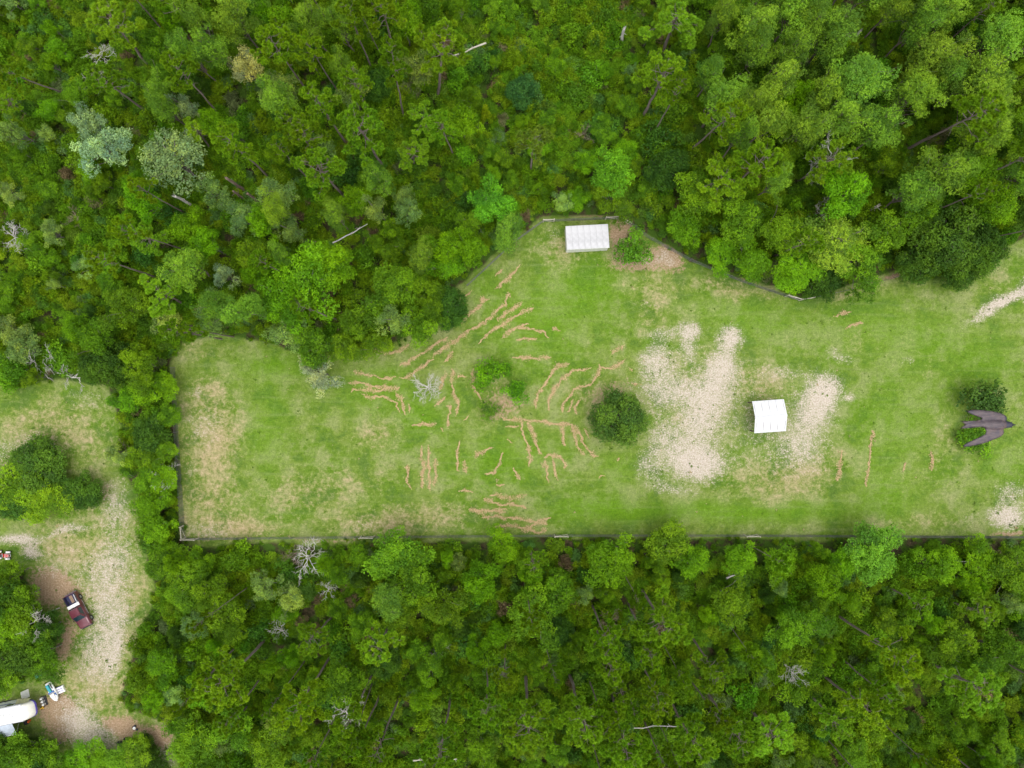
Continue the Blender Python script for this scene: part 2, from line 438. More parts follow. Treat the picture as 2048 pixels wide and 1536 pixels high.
def broadleaf(seed, h, rad, rz, nclump, clump, leaf, per=6, dens=9.0, trunk_r=0.16, zc=None, mat_bark=None, gap=0.0, shell=2.4, limb_r=1.0, lobe=1.0):
    """returns (trunk mesh, crown mesh). rad crown radius, rz crown half-height"""
    rng = np.random.default_rng(seed)
    zc = zc if zc is not None else h - rz
    # irregular crown outline
    ph = rng.uniform(0, 6.28, 4); am = rng.uniform(.08, .26, 4)
    D = sphere_dirs(rng, nclump, -0.55)
    az = np.arctan2(D[:, 1], D[:, 0])
    lob = 1 + lobe * sum(am[i] * np.sin((i + 2) * az + ph[i]) for i in range(4))
    fr = rng.uniform(0.08, 1, nclump) ** (1 / shell)
    cr = clump * rng.uniform(.65, 1.35, nclump)
    C = D * np.array([rad, rad, rz]) * (fr * lob)[:, None] * (1 - 0.35 * clump / rad) + np.array([0, 0, zc])
    Cs, Ds, T = [], [], []
    for i in range(nclump):
        n = max(6, int(dens * cr[i] ** 2 * 6))
        d = sphere_dirs(rng, n, -0.5)
        p = C[i] + d * cr[i] * np.array([1, 1, .75]) * rng.uniform(.55, 1.08, n)[:, None]
        if gap > 0:
            k = rng.random(n) > gap; d = d[k]; p = p[k]
        Cs.append(p); Ds.append(d); T.append(np.full(len(p), rng.uniform(.66, 1.32)))
    Cs = np.vstack(Cs); Ds = np.vstack(Ds); T = np.concatenate(T)
    H = np.clip(rng.normal(.5, .12, len(T)) + (T - 1) * .9, 0, 1)
    V, F = sprays(rng, Cs, Ds, leaf, per, leaf * .55)
    m = per * 4
    tint = np.repeat(T, m) * np.repeat(rng.uniform(.72, 1.28, len(Cs) * per), 4)
    hue = np.repeat(H, m)
    crown = mesh_np('crown', V, [F], M_LEAF, {'tint': tint, 'hue': hue})
    g = Geo()
    top = np.array([rng.normal(0, .15), rng.normal(0, .15), zc + rz * .35])
    P = bent(rng, (0, 0, -0.15), top, 6, .025)
    g.tube(P, trunk_r * np.linspace(1.15, .3, 6), 7)
    for i in range(nclump):
        if i > 26: break
        t = np.clip((C[i][2] * rng.uniform(.45, .75)) / max(.1, top[2]), .12, .92)
        f = t * 5; j = int(min(4, f)); a = P[j] + (P[j + 1] - P[j]) * (f - j)
        L = np.linalg.norm(C[i] - a)
        g.tube(bent(rng, a, C[i], 4, .07, .06), trunk_r * limb_r * np.array([.42, .3, .2, .08]), 4)
        for _ in range(2):
            e = C[i] + sphere_dirs(rng, 1, 0)[0] * cr[i] * .9
            g.tube(bent(rng, C[i] - (C[i] - a) * .15, e, 3, .08), trunk_r * limb_r * np.array([.16, .11, .04]), 3)
    trunk = g.mesh('trunk', mat_bark or M_BARK)
    return {'trunk': trunk, 'crown': crown, 'rad': rad, 'h': h, 'zc': zc}

def pine(seed, h=18.0, rad=3.4, ntuft=130, tuft=0.46, trunk_r=0.2, flat=0.55):
    """tall pine: bare trunk, whorls of limbs, round needle tufts at the twig ends"""
    rng = np.random.default_rng(seed)
    g = Geo()
    z0 = h * rng.uniform(.62, .7)
    top = np.array([rng.normal(0, .25), rng.normal(0, .25), h])
    P = bent(rng, (0, 0, -.15), top, 9, .0035)
    g.tube(P, trunk_r * np.linspace(1.15, .22, 9), 8)
    def at(z):
        f = np.clip(z / h, 0, .999) * 8; j = int(f); return P[j] + (P[j + 1] - P[j]) * (f - j)
    tips, dirs = [], []
    nb = rng.integers(15, 20)
    for i in range(nb):
        u = (i + rng.uniform(0, 1)) / nb
        z = z0 + (h - z0) * u ** .9
        az = i * 2.4 + rng.normal(0, .4)
        L = rad * (1.05 - .75 * u ** 1.6) * rng.uniform(.62, 1.12)
        a = at(z)
        e = a + np.array([math.cos(az) * L, math.sin(az) * L, L * rng.uniform(.12, .45)])
        B = bent(rng, a, e, 5, .05, .05)
        g.tube(B, trunk_r * (.36 - .16 * u) * np.array([1, .75, .5, .32, .14]), 5)
        m = max(4, int(ntuft / nb * (L / rad) * 1.6))
        for k in range(m):
            t = rng.uniform(.42, 1.0)
            f = t * 4; j = int(min(3, f)); b = B[j] + (B[j + 1] - B[j]) * (f - j)
            s = rng.uniform(.35, .95) * (1.15 - .5 * t)
            az2 = az + rng.choice([-1, 1]) * rng.uniform(.35, 1.4)
            q = b + np.array([math.cos(az2) * s, math.sin(az2) * s, s * rng.uniform(.15, .65)])
            g.tube(np.array([b, (b + q) / 2 + [0, 0, -.03], q]), [.02, .016, .010], 3)
            tips.append(q); dirs.append(norm(np.array([q[0] - b[0], q[1] - b[1], .55 + abs(q[2] - b[2])])))
        tips.append(e); dirs.append(norm(np.array([math.cos(az), math.sin(az), .9])))
    for _ in range(6):
        tips.append(top + rng.normal(0, .3, 3) * [1, 1, .5]); dirs.append(norm(rng.normal(0, .4, 3) + [0, 0, 1.]))
    # a few bare dead stubs below the crown
    for _ in range(rng.integers(2, 6)):
        z = h * rng.uniform(.45, .68); az = rng.uniform(0, 6.28); L = rng.uniform(.5, 1.6)
        a = at(z); g.tube(bent(rng, a, a + [math.cos(az) * L, math.sin(az) * L, rng.uniform(-.1, .5)], 3, .08), [.045, .03, .012], 4)
    tips = np.array(tips); dirs = np.array(dirs); nt_ = len(tips)
    per = 70
    D = np.repeat(dirs, per, 0)
    r = norm(rng.normal(size=(nt_ * per, 3)))
    lat = norm(r - D * np.sum(r * D, -1, keepdims=True))
    ang = np.clip(rng.normal(1.02, .36, nt_ * per), .1, 1.9)[:, None]      # most needles flare out, leaving an open centre
    nd = D * np.cos(ang) + lat * np.sin(ang)
    sz = np.repeat(tuft * rng.uniform(.75, 1.2, nt_), per)[:, None] * rng.uniform(.8, 1.1, (nt_ * per, 1))
    base = np.repeat(tips, per, 0) - D * rng.uniform(0, .22, (nt_ * per, 1))
    tip = base + nd * sz; tip[:, 2] -= sz[:, 0] * .10
    sd_ = norm(np.cross(nd, rng.normal(size=nd.shape))) * .036
    mid = base + nd * sz * .6
    V = np.stack([base, mid + sd_, tip, mid - sd_], 1).reshape(-1, 3)
    F = np.arange(len(V)).reshape(-1, 4)
    tt = np.repeat(rng.uniform(.82, 1.18, nt_), per) * rng.uniform(.8, 1.2, nt_ * per)
    vt = np.stack([tt * .62, tt, tt * 1.22, tt], 1).ravel()                  # needle colour is darker at the base, lighter towards the tip
    hue = np.repeat(np.clip(.5 + rng.normal(0, .15, nt_), 0, 1), per * 4)
    crown = mesh_np('crown', V, [F], M_NEEDLE, {'tint': vt, 'hue': hue})
    return {'trunk': g.mesh('trunk', M_PINEBARK), 'crown': crown, 'rad': rad, 'h': h, 'zc': h * .85}

def shrub(seed, h=2.6, rad=1.7, leaf=0.2, n=11, per=6, dens=11):
    rng = np.random.default_rng(seed)
    return broadleaf(seed, h, rad, h * .5, n, .75, leaf, per, dens, .05, h * .52, shell=1.6)

def dead(seed, h=6.0, spread=2.4, trunk_r=.12, lean=.2, mat=None, nb=11, fork=.25):
    """bare branching tree"""
    rng = np.random.default_rng(seed)
    g = Geo()
    top = np.array([rng.normal(0, lean), rng.normal(0, lean), h * .72])
    trunk_r *= .72
    P = bent(rng, (0, 0, -.15), top, 6, .03); g.tube(P, trunk_r * np.linspace(1.1, .45, 6), 6)
    br = Geo()
    for i in range(nb):
        t = rng.uniform(fork, 1.0); f = t * 5; j = int(min(4, f)); a = P[j] + (P[j + 1] - P[j]) * (f - j)
        az = i * 2.4 + rng.normal(0, .3); L = spread * rng.uniform(.6, 1.1)
        e = a + np.array([math.cos(az) * L, math.sin(az) * L, L * rng.uniform(.25, .8)])
        B = bent(rng, a, e, 6, .06, .06); br.tube(B, trunk_r * .5 * np.linspace(1, .22, 6), 5)
        for k in range(7):
            t2 = rng.uniform(.3, .98); f2 = t2 * 5; j2 = int(min(4, f2)); b = B[j2] + (B[j2 + 1] - B[j2]) * (f2 - j2)
            az2 = az + rng.choice([-1, 1]) * rng.uniform(.3, 1.2); l2 = L * rng.uniform(.2, .5)
            q = b + np.array([math.cos(az2) * l2, math.sin(az2) * l2, l2 * rng.uniform(-.1, .7)])
            Q = bent(rng, b, q, 4, .08); br.tube(Q, trunk_r * .22 * np.array([1, .75, .5, .2]), 4)
            for _ in range(3):
                t3 = rng.uniform(.2, .95); c = Q[0] + (Q[-1] - Q[0]) * t3; l3 = l2 * rng.uniform(.25, .6); az3 = az2 + rng.normal(0, .9)
                br.tube(bent(rng, c, c + [math.cos(az3) * l3, math.sin(az3) * l3, l3 * rng.uniform(-.1, .6)], 3, .08), [.016, .012, .006], 3)
    return {'trunk': g.mesh('trunk', mat or M_DEAD), 'branches': br.mesh('branches', mat or M_DEAD), 'rad': spread, 'h': h, 'zc': h * .6}

def snag_mesh(seed, h=6.0, r=.2, mat=None):
    rng = np.random.default_rng(seed)
    g = Geo()
    P = bent(rng, (0, 0, -.15), (rng.normal(0, .1), rng.normal(0, .1), h), 6, .012)
    g.tube(P, r * np.linspace(1.2, .85, 6) * rng.uniform(.92, 1.08, 6), 8)
    for _ in range(3):                                  # splintered top
        o = rng.normal(0, r * .4, 3) * [1, 1, 0]
        g.tube(np.array([P[-1] + o, P[-1] + o * 1.3 + [0, 0, r * 1.2], P[-1] + o * 1.5 + [0, 0, r * rng.uniform(2, 4)]]), [r * .45, r * .28, .01], 4)
    for _ in range(4):
        z = rng.uniform(.3, .9) * h; az = rng.uniform(0, 6.28); L = rng.uniform(.25, .8)
        a = P[0] + (P[-1] - P[0]) * z / h
        g.tube(bent(rng, a, a + [math.cos(az) * L, math.sin(az) * L, .15], 3, .08), [.05, .035, .015], 4)
    return g.mesh('snag', mat or M_DEADB)

# ---- tree library (shared meshes)
LIB = {}
LIB['P'] = [pine(100 + i, h, r, n, t) for i, (h, r, n, t) in enumerate([(18, 3.3, 150, .44), (18, 3.6, 170, .46), (18, 3.0, 125, .48), (18, 3.4, 150, .44), (18, 3.2, 110, .5), (18, 3.8, 190, .42), (18, 3.1, 140, .45)])]
LIB['E'] = [broadleaf(200 + i, 9.0, 3.0, 2.6, 34, .95, .205, 6, 13.0, .15, shell=2.4, gap=.06) for i in range(6)]
LIB['C'] = [broadleaf(300 + i, 9.0, 3.0, 2.8, 30, .8, .21, 5, 12, .15, shell=2.1, gap=.14, limb_r=1.25) for i in range(5)]
LIB['D'] = [broadleaf(400 + i, 15.0, 2.6, 5.2, 42, .95, .15, 7, 12, .16, shell=2.1, mat_bark=M_PINEBARK) for i in range(6)]
LIB['M'] = [broadleaf(500 + i, 8.0, 2.8, 2.7, 34, .85, .185, 6, 14, .13, shell=2.2) for i in range(7)]
LIB['K'] = [broadleaf(600 + i, 6.0, 3.4, 2.7, 46, 1.0, .2, 6, 14, .2, zc=3.1, shell=2.8, lobe=.3) for i in range(3)]
LIB['S'] = [shrub(700 + i) for i in range(8)]
LIB['X'] = [dead(800, 6, 2.6), dead(801, 7, 2.2, nb=9), dead(802, 5, 2.4, nb=14, lean=.5), dead(803, 4, 1.8, trunk_r=.08, nb=12, mat=M_DEADB)]

TCOL = {'P': (.152, .300, .010), 'E': (.122, .288, .005), 'C': (.20, .33, .07), 'D': (.155, .300, .024), 'M': (.116, .248, .008), 'K': (.060, .145, .014), 'S': (.092, .250, .006), 'X': (.3, .3, .3)}
TRNG = random.Random(11)
PLACED = []       # (x, y, r, kind)
SEG = []          # bare trunks in view, kept clear of filler crowns
def near_trunk(cx, cy, lim):
    for (ax, ay), (bx_, by_) in SEG:
        ex, ey = bx_ - ax, by_ - ay
        t = max(0, min(1, ((cx - ax) * ex + (cy - ay) * ey) / (ex * ex + ey * ey)))
        if math.hypot(cx - ax - t * ex, cy - ay - t * ey) < lim: return True
    return False
COUNT = {}

def plant(kind, x, y, rad, h, name, label, cat, group, col=None, lean=(0, 0), var=None, rz=None, parts=('trunk', 'crown', 'branches')):
    v = LIB[kind][(COUNT.get(kind, 0) if var is None else var) % len(LIB[kind])]
    COUNT[kind] = COUNT.get(kind, 0) + 1
    sxy = rad / v['rad']; sz = h / v['h']
    e = empty(name, (x, y, 0), (lean[0], lean[1], TRNG.uniform(0, 6.28) if rz is None else rz), (sxy, sxy, sz))
    e.rotation_mode = 'ZYX' if False else 'XYZ'
    c = col or TCOL[kind]
    b = TRNG.uniform(.84, 1.16); w = TRNG.uniform(-.12, .12)
    if label is None:
        label, group = describe(kind, x / S + 1024, 768 - y / S, rad, h, COUNT[kind] if var is None else var, b, w)
    tag(e, label, cat, group)
    c = (c[0] * b * (1 + w), c[1] * b, c[2] * b * (1 - w))
    for p in parts:
        if p in v:
            nm = p if not (p == 'trunk' and kind == 'S') else 'stems'
            nm = nm if not (p == 'crown' and kind == 'S') else 'foliage'
            o = link(nm, v[p], e); o.color = (*c, 1)
    PLACED.append((x, y, rad, kind))
    return e

LAND = [((1175, 475), 'the white shed'), ((490, 381), 'the three broken brown trunks'), ((349, 321), 'the largest silvery tree'), ((205, 300), 'the spreading whitish tree'),
        ((1046, 181), 'the glossy blue-green tree'), ((1066, 284), 'the ring-tufted lone pine'), ((967, 229), 'the acid-yellow shrub'), ((1217, 338), 'the brightest green broad tree'),
        ((1640, 330), 'the half dead pine'), ((1745, 418), 'the sawn pale stump'), ((1598, 600), 'the fence bend with pale rails'), ((1895, 500), 'the dark oak clump'),
        ((370, 1080), 'the braced fence corner'), ((735, 1076), 'the brace post next along from the fence corner'), ((1120, 1074), 'the middle brace of the long fence'), ((1505, 1074), 'the far brace of the long fence'), ((1741, 1103), 'the bright tree overhanging the fence'),
        ((160, 1220), 'the maroon pickup'), ((30, 1425), 'the white camper'), ((60, 745), 'the fallen dead trees'), ((870, 1520), 'the two pale logs'), ((615, 1120), 'the pale dead tree'),
        ((694, 1421), 'the grey twiggy dead tree'), ((940, 98), 'the long whitish fallen trunk'), ((492, 137), 'the lime-pale sparse tree'), ((1243, 75), 'the grey broken trunk'), ((90, 985), 'the tree clump in the sandy yard'),
        ((250, 1480), 'the two old tyres'), ((200, 130), 'the brown brush heap'), ((640, 748), 'the thin tree leaning over the meadow'), ((1318, 1454), 'the thin grey bough across trunks'), ((1700, 75), 'the pale splintered trunk'), ((615, 551), 'the white-limbed broad tree'), ((1880, 1390), 'the bare brown patch of brush'), ((300, 870), 'the short fence'), ((415, 144), 'the short brown broken trunk')]

def where(px, py):
    d, n = min((math.hypot(px - q[0], py - q[1]), n) for q, n in LAND)
    sd_ = -float(clear_sd(np.array([px]), np.array([py]))[0])
    edge = 'at the clearing edge' if -30 < sd_ < 45 else ('in the clearing' if sd_ <= -30 else 'deep in the woods')
    far = 'close to ' if d < 70 else ('near ' if d < 150 else 'some way from ')
    return edge + ' ' + far + n, n

def describe(kind, px, py, rad, h, v, b, w):
    n, l, c = KIND[kind]
    ref = {'P': 3.1, 'E': 2.6, 'C': 2.2, 'D': 2.6, 'M': 2.4, 'K': 2.6, 'S': 1.5, 'X': 1.7}[kind]
    size = 'small' if rad < ref * .82 else ('large' if rad > ref * 1.15 else 'middling')
    tone = 'yellowish' if w > .06 else ('bluish' if w < -.06 else ('pale' if b > 1.05 else ('deep-toned' if b < .95 else 'plain')))
    if kind == 'X': tone = 'pale' if v % 4 != 3 else 'brown'
    wh, near = where(px, py)
    sz = '' if size == 'middling' else size + ' '
    lab = f'{sz}{tone} {l} {wh}'
    if len(lab.split()) > 16: lab = f'{sz}{tone} {l} {wh.split(" ", 4)[-1] if "woods" in wh or "edge" in wh else wh}'
    return lab, f'{c}s of the {l.split()[0]} kind {near}'

KIND = {'P': ('pine_tree', 'tufted pine', 'pine tree'), 'E': ('broadleaf_tree', 'broadleaf tree', 'tree'), 'C': ('silver_leaf_tree', 'silvery tree', 'tree'),
        'D': ('feathery_tree', 'feathery tree', 'tree'), 'M': ('understory_tree', 'round-crowned tree', 'tree'), 'K': ('evergreen_oak', 'dark oak', 'oak tree'),
        'S': ('shrub', 'leafy shrub', 'shrub'), 'X': ('dead_tree', 'bare dead tree', 'dead tree')}

def tree_px(kind, px, py, rpx, h=None, base=None, label=None, col=None, name=None, var=None, group=None):
    """place a tree by the pixel of its crown centre; the height gives the lean of the view"""
    dh = {'P': 18.0, 'E': 9.5, 'C': 9.5, 'D': 15.0, 'M': 8.0, 'K': 6.0, 'S': 2.8, 'X': 6.0}[kind]
    fz = {'P': .85, 'E': .72, 'C': .7, 'D': .68, 'M': .67, 'K': .55, 'S': .55, 'X': .6}[kind]
    h = h or dh
    lean = (0, 0)
    if base is not None:
        k = math.hypot(px - 1024, py - 768) / math.hypot(base[0] - 1024, base[1] - 768)
        zc = min(17.5, max(6, HC * (1 - 1 / k)))
        h = zc / fz
        bx, by, _ = G(*base)
        cx, cy, _ = G(px, py, zc)
        dx, dy = (cx - bx) / zc, (cy - by) / zc
        m = math.hypot(dx, dy)
        if m > .16: dx *= .16 / m; dy *= .16 / m
        lean = (-dy, dx)
        x, y = bx, by
        SEG.append((base, (base[0] + (px - base[0]) * .7, base[1] + (py - base[1]) * .7)))
    else:
        zc = h * fz
        x, y, _ = G(px, py, zc)
    rad = rpx * S * (HC - zc) / HC
    n, l, c = KIND[kind]
    e = plant(kind, x, y, rad, h, name or n, label, c, group, col, lean, var)
    if base is not None:                       # lean after a random turn about the trunk
        t = e.rotation_euler.z
        q = Euler((lean[0], lean[1], 0)).to_matrix() @ Matrix.Rotation(t, 3, 'Z')
        e.rotation_euler = q.to_euler()
    return e

# ---- trees that can be told apart in the photograph: kind, crown pixel, crown radius px, [height], [base pixel]
TREES = '''
D 472 41 34|D 393 38 28|D 622 41 30|D 683 45 30|P 550 92 42|P 625 96 34|D 424 96 30|M 308 89 28|M 328 154 30|P 246 27 52 - 302 135|P 632 200 44
D 325 212 24|P 396 263 36 - 427 305|P 632 330 60|P 615 270 42|C 560 383 40|E 287 400 34|E 533 448 32|P 297 478 38 - 345 484
E 410 489 30|M 506 506 34|C 27 263 26|P 20 143 34 - 132 188|P 16 205 26 - 62 235|M 150 190 28 6|P 782 113 38 - 808 236|P 762 20 44|P 694 27 40
P 892 89 54 - 875 198|C 840 137 32|C 700 181 36|P 724 260 54|P 861 232 40 - 852 270|P 854 301 34 - 828 330|P 1329 157 58 - 1285 235|P 1350 38 58 - 1326 100
C 813 424 28|C 755 420 28|E 892 496 34|D 1015 465 32 8|C 1124 403 24 6|M 1227 396 36 6|K 1330 342 44 7|D 1666 72 44|D 1505 62 38|D 1594 20 40|D 1580 99 30|D 1512 100 34|M 1464 120 34
D 1881 24 40|D 1840 51 32|D 1868 116 48|D 1987 82 44|D 1963 154 52|D 1724 161 54|D 1546 178 40|P 1451 232 48 - 1376 303|D 1608 260 38|D 1683 243 36|D 1826 191 36
P 1953 226 52 - 1809 301|P 1662 318 48 - 1597 361|P 1451 359 52 - 1402 394|P 1526 325 44|E 1690 383 48|E 1943 335 50|E 1980 403 46|D 1669 489 58 9|E 1375 458 36 6
M 1844 410 44|M 2025 260 40|P 1358 178 30|K 1621 164 40 9|E 615 551 64|E 564 603 48|E 670 527 40|P 328 585 46 - 375 612|P 352 664 32 16|P 386 660 24 15|M 256 613 44
D 430 613 30|D 488 620 32|C 581 664 38 7|M 632 690 42 7|C 20 664 36 6|M 191 681 36|K 218 732 46 7|M 284 732 36|C 40 690 36 6
M 714 644 38|M 776 579 48|C 793 637 34|M 844 650 40|K 899 620 42 6|E 892 527 38 6|M 748 690 34 6|M 690 700 32 6|M 820 560 38|M 860 590 34
P 444 1367 56|P 598 1408 48|M 461 1223 40|C 581 1202 32 7|P 625 1284 34 12|C 530 1175 28 6|M 783 1114 56 7|M 830 1160 44|D 776 1202 36 10|E 1005 1090 32 6|M 1066 1230 56|P 1066 1131 34 10
E 1220 1113 52 7|M 1340 1085 46 6|P 1329 1250 58|P 1210 1284 44|P 755 1295 42 12|P 1056 1448 60|P 967 1421 42|P 1158 1448 52|P 1220 1336 40
P 1430 1343 42 - 1380 1268|P 1803 1308 58 - 1669 1226|P 1956 1373 58 - 1854 1322|P 1734 1414 50 - 1645 1349|P 1666 1442 46 - 1615 1384|P 1550 1466 46 - 1503 1420|P 1474 1479 50|P 1382 1483 48|P 1844 1209 36 - 1775 1172|P 1960 1223 38 - 1892 1200
M 2015 1148 46|E 1380 1120 34 6|E 325 1329 34 6|M 380 1150 40 6|M 430 1180 36|M 540 1500 46|M 690 1360 42|M 890 1210 44|E 960 1160 36|M 1120 1180 40|M 1460 1200 42|E 1560 1130 38 6|E 1650 1160 36|M 1590 1250 42|E 1480 1110 34 6
P 880 1500 46|P 760 1500 44|P 1260 1500 46|P 1320 1400 44|M 470 1440 44|M 380 1480 46|P 700 1440 40|E 1880 1130 36 6|E 1960 1120 36 6|M 1900 1280 40|M 2000 1300 44|P 1010 1340 36 13
K 1895 471 74 9|K 1960 500 46 7|K 1830 530 42 6|K 1920 535 46 6|M 1480 440 46|M 1560 460 44|E 1590 540 44 6|E 1500 520 40 6|K 1640 560 40 5|M 1720 530 46 7|E 1440 510 32 5|M 1770 470 44|M 1400 400 44
E 330 770 26 4|E 297 773 36 5|E 255 800 28 4|M 340 830 22 4|K 300 869 40 5|M 330 905 26 4|M 280 910 30 5|E 318 955 34 4|M 290 960 28 5|E 300 1010 34 5|E 336 1000 14 3|E 316 1052 32 5|E 322 1096 26 4|M 300 1045 26 4|M 320 1130 34 5|E 402 1128 26 5
K 70 945 64 4|M 88 1006 50 4|K 165 982 38 4|K 20 1000 44 4|M 40 975 46 4|C 236 910 22 6
M 16 1152 34 6|K 14 1205 44 7|M 42 1196 34 6|K 90 1260 34 6|M 50 1250 46 7|K 30 1310 50 7|M 85 1310 38 6|M 14 1345 36 6|E 20 1260 40 7|K 84 1328 26 4
M 50 1508 46 6|K 12 1500 36 5|M 90 1510 34 5|K 60 1530 46 6|M 15 1530 46 7|E 200 1520 34 3|E 150 1530 36 4|M 275 1505 34 4|K 285 1490 24 3|M 240 1530 40 4|K 300 1535 34 4
'''
for ln in TREES.strip().replace('\n', '|').split('|'):
    t = ln.split()
    k, px, py, rp = t[0], float(t[1]), float(t[2]), float(t[3])
    hh = float(t[4]) if len(t) > 4 and t[4] != '-' else None
    bs = (float(t[5]), float(t[6])) if len(t) > 6 else None
    tree_px(k, px, py, rp, hh, bs)

# ---- single trees with a label of their own
tree_px('C', 492, 137, 40, 10, label='lime-pale sparse tree with twisted grey twigs among dark feathery trees', col=(.30, .37, .15), var=1)
tree_px('C', 376, 212, 26, 9, label='small whitish leaved tree touching a yellow-green pine crown', col=(.24, .37, .17), var=0)
tree_px('C', 178, 246, 32, 9, label='narrow whitish tree just beyond the spreading whitish tree', col=(.27, .41, .19), var=2)
tree_px('C', 205, 300, 46, 9, label='spreading whitish tree in the low thicket away from the meadow', col=(.29, .42, .19), var=3)
tree_px('C', 349, 321, 68, 10, label='largest silvery round tree, leaves shining white on one side', col=(.25, .37, .12), var=4)
tree_px('C', 444, 551, 26, 9, label='little mint-pale tree beside a bright green broad tree near the meadow edge', col=(.25, .40, .20), var=0)
tree_px('K', 1046, 181, 32, 6, label='glossy blue-green round tree alone in the low thicket behind the shed', col=(.065, .20, .045), var=0)
tree_px('P', 1066, 284, 38, 15, label='lone pine with clear ring-shaped needle tufts in thicket behind the shed', col=(.16, .275, .028), var=4)
tree_px('E', 1217, 338, 46, 8, label='brightest green broad tree standing behind the white shed', col=(.14, .34, .012), var=1)
tree_px('E', 984, 407, 42, 7, label='bright green rounded tree at thicket edge by the shed corner', col=(.10, .30, .014), var=2)
tree_px('K', 1232, 833, 57, 5.5, label='big dark round oak standing alone in the meadow by the sand', col=(.078, .170, .022), var=1)
tree_px('S', 990, 749, 36, 3.2, label='largest of three low bushes clustered in the meadow', name='bush', col=(.095, .265, .006), var=2)
tree_px('S', 1028, 787, 27, 2.4, label='round bright bush in the middle of three meadow bushes', name='bush', col=(.105, .285, .006), var=0)
tree_px('S', 977, 821, 19, 1.5, label='smallest thinnest of the three meadow bushes', name='bush', col=(.085, .21, .02), var=1)
tree_px('S', 1272, 489, 40, 4.2, label='leafy bush on bare earth beside the white shed', name='bush', col=(.095, .245, .014), var=3)
tree_px('C', 640, 748, 40, 5.5, label='thin grey-green tree leaning out over the meadow edge', col=(.30, .37, .19), var=3)
tree_px('S', 1966, 800, 50, 3.6, label='dark bush in the open meadow under the flying bird', name='bush', col=(.065, .150, .020), var=5)
tree_px('S', 1962, 876, 42, 2.4, label='bright yellow-green low bush next to the dark meadow bush', name='bush', col=(.10, .255, .008), var=0)
tree_px('S', 967, 229, 13, 4.6, label='small acid-yellow shrub standing out in the green thicket', col=(.29, .44, .010), var=2)
tree_px('E', 1741, 1103, 54, 7, label='bright spreading tree overhanging the long fence with pale branches', col=(.14, .31, .02), var=4)
tree_px('X', 853, 780, 36, 4, label='bare silver-grey dead tree standing in the mown meadow', var=2)
tree_px('X', 615, 1118, 44, 6, label='bare pale dead tree leaning over the long straight fence', var=0)
tree_px('X', 584, 1112, 22, 5, label='bare reddish-brown dead sapling beside the pale dead tree', var=3)
tree_px('X', 1172, 262, 20, 3.5, label='small whitish dead shrub in the thicket behind the shed', name='dead_shrub', var=3)
tree_px('X', 694, 1421, 36, 5, label='grey twiggy dead tree deep in the woods behind the long fence', var=1)
tree_px('X', 70, 1240, 30, 8.5, label='pale bare branches poking out of dark trees beside the maroon pickup', var=1)
tree_px('X', 325, 950, 30, 4.5, label='pale dead twigs in the bushes along the short fence', name='dead_shrub', var=2)
tree_px('X', 243, 905, 20, 5.5, label='pale dead twigs of a sapling at the grassy yard corner', name='dead_shrub', var=3)
for px, py, r, h in ((885, 1295, 20, 4), (560, 1260, 22, 4), (1690, 1080, 0, 0), (35, 478, 34, 4), (150, 430, 24, 4), (200, 110, 30, 3), (190, 160, 26, 3), (1592, 1350, 26, 6), (1225, 1250, 24, 7), (1640, 425, 24, 6), (655, 1180, 20, 5), (440, 1205, 16, 5), (1330, 1240, 22, 14)):
    if r: tree_px('X', px, py, r, h)
# bare brown limbs of the half dead pine and extra twigs
tree_px('X', 1650, 322, 34, 14.5, label='brown bare limbs rising through a half dead pine crown', col=None, var=0)

for a_, b_ in (((458, 349), (525, 409)), ((352, 393), (392, 415)), ((1247, 57), (1240, 90)), ((1755, 413), (1733, 423)), ((404, 136), (424, 152)), ((1720, 62), (1700, 82)), ((972, 86), (905, 112)), ((826, 1521), (914, 1518)), ((1883, 1121), (1948, 1125)), ((1452, 1157), (1470, 1150)), ((665, 486), (735, 448)), ((610, 495), (632, 483)), ((967, 225), (968, 235)), ((1172, 258), (1173, 268)), ((1046, 178), (1047, 184))):
    SEG.append((a_, b_))
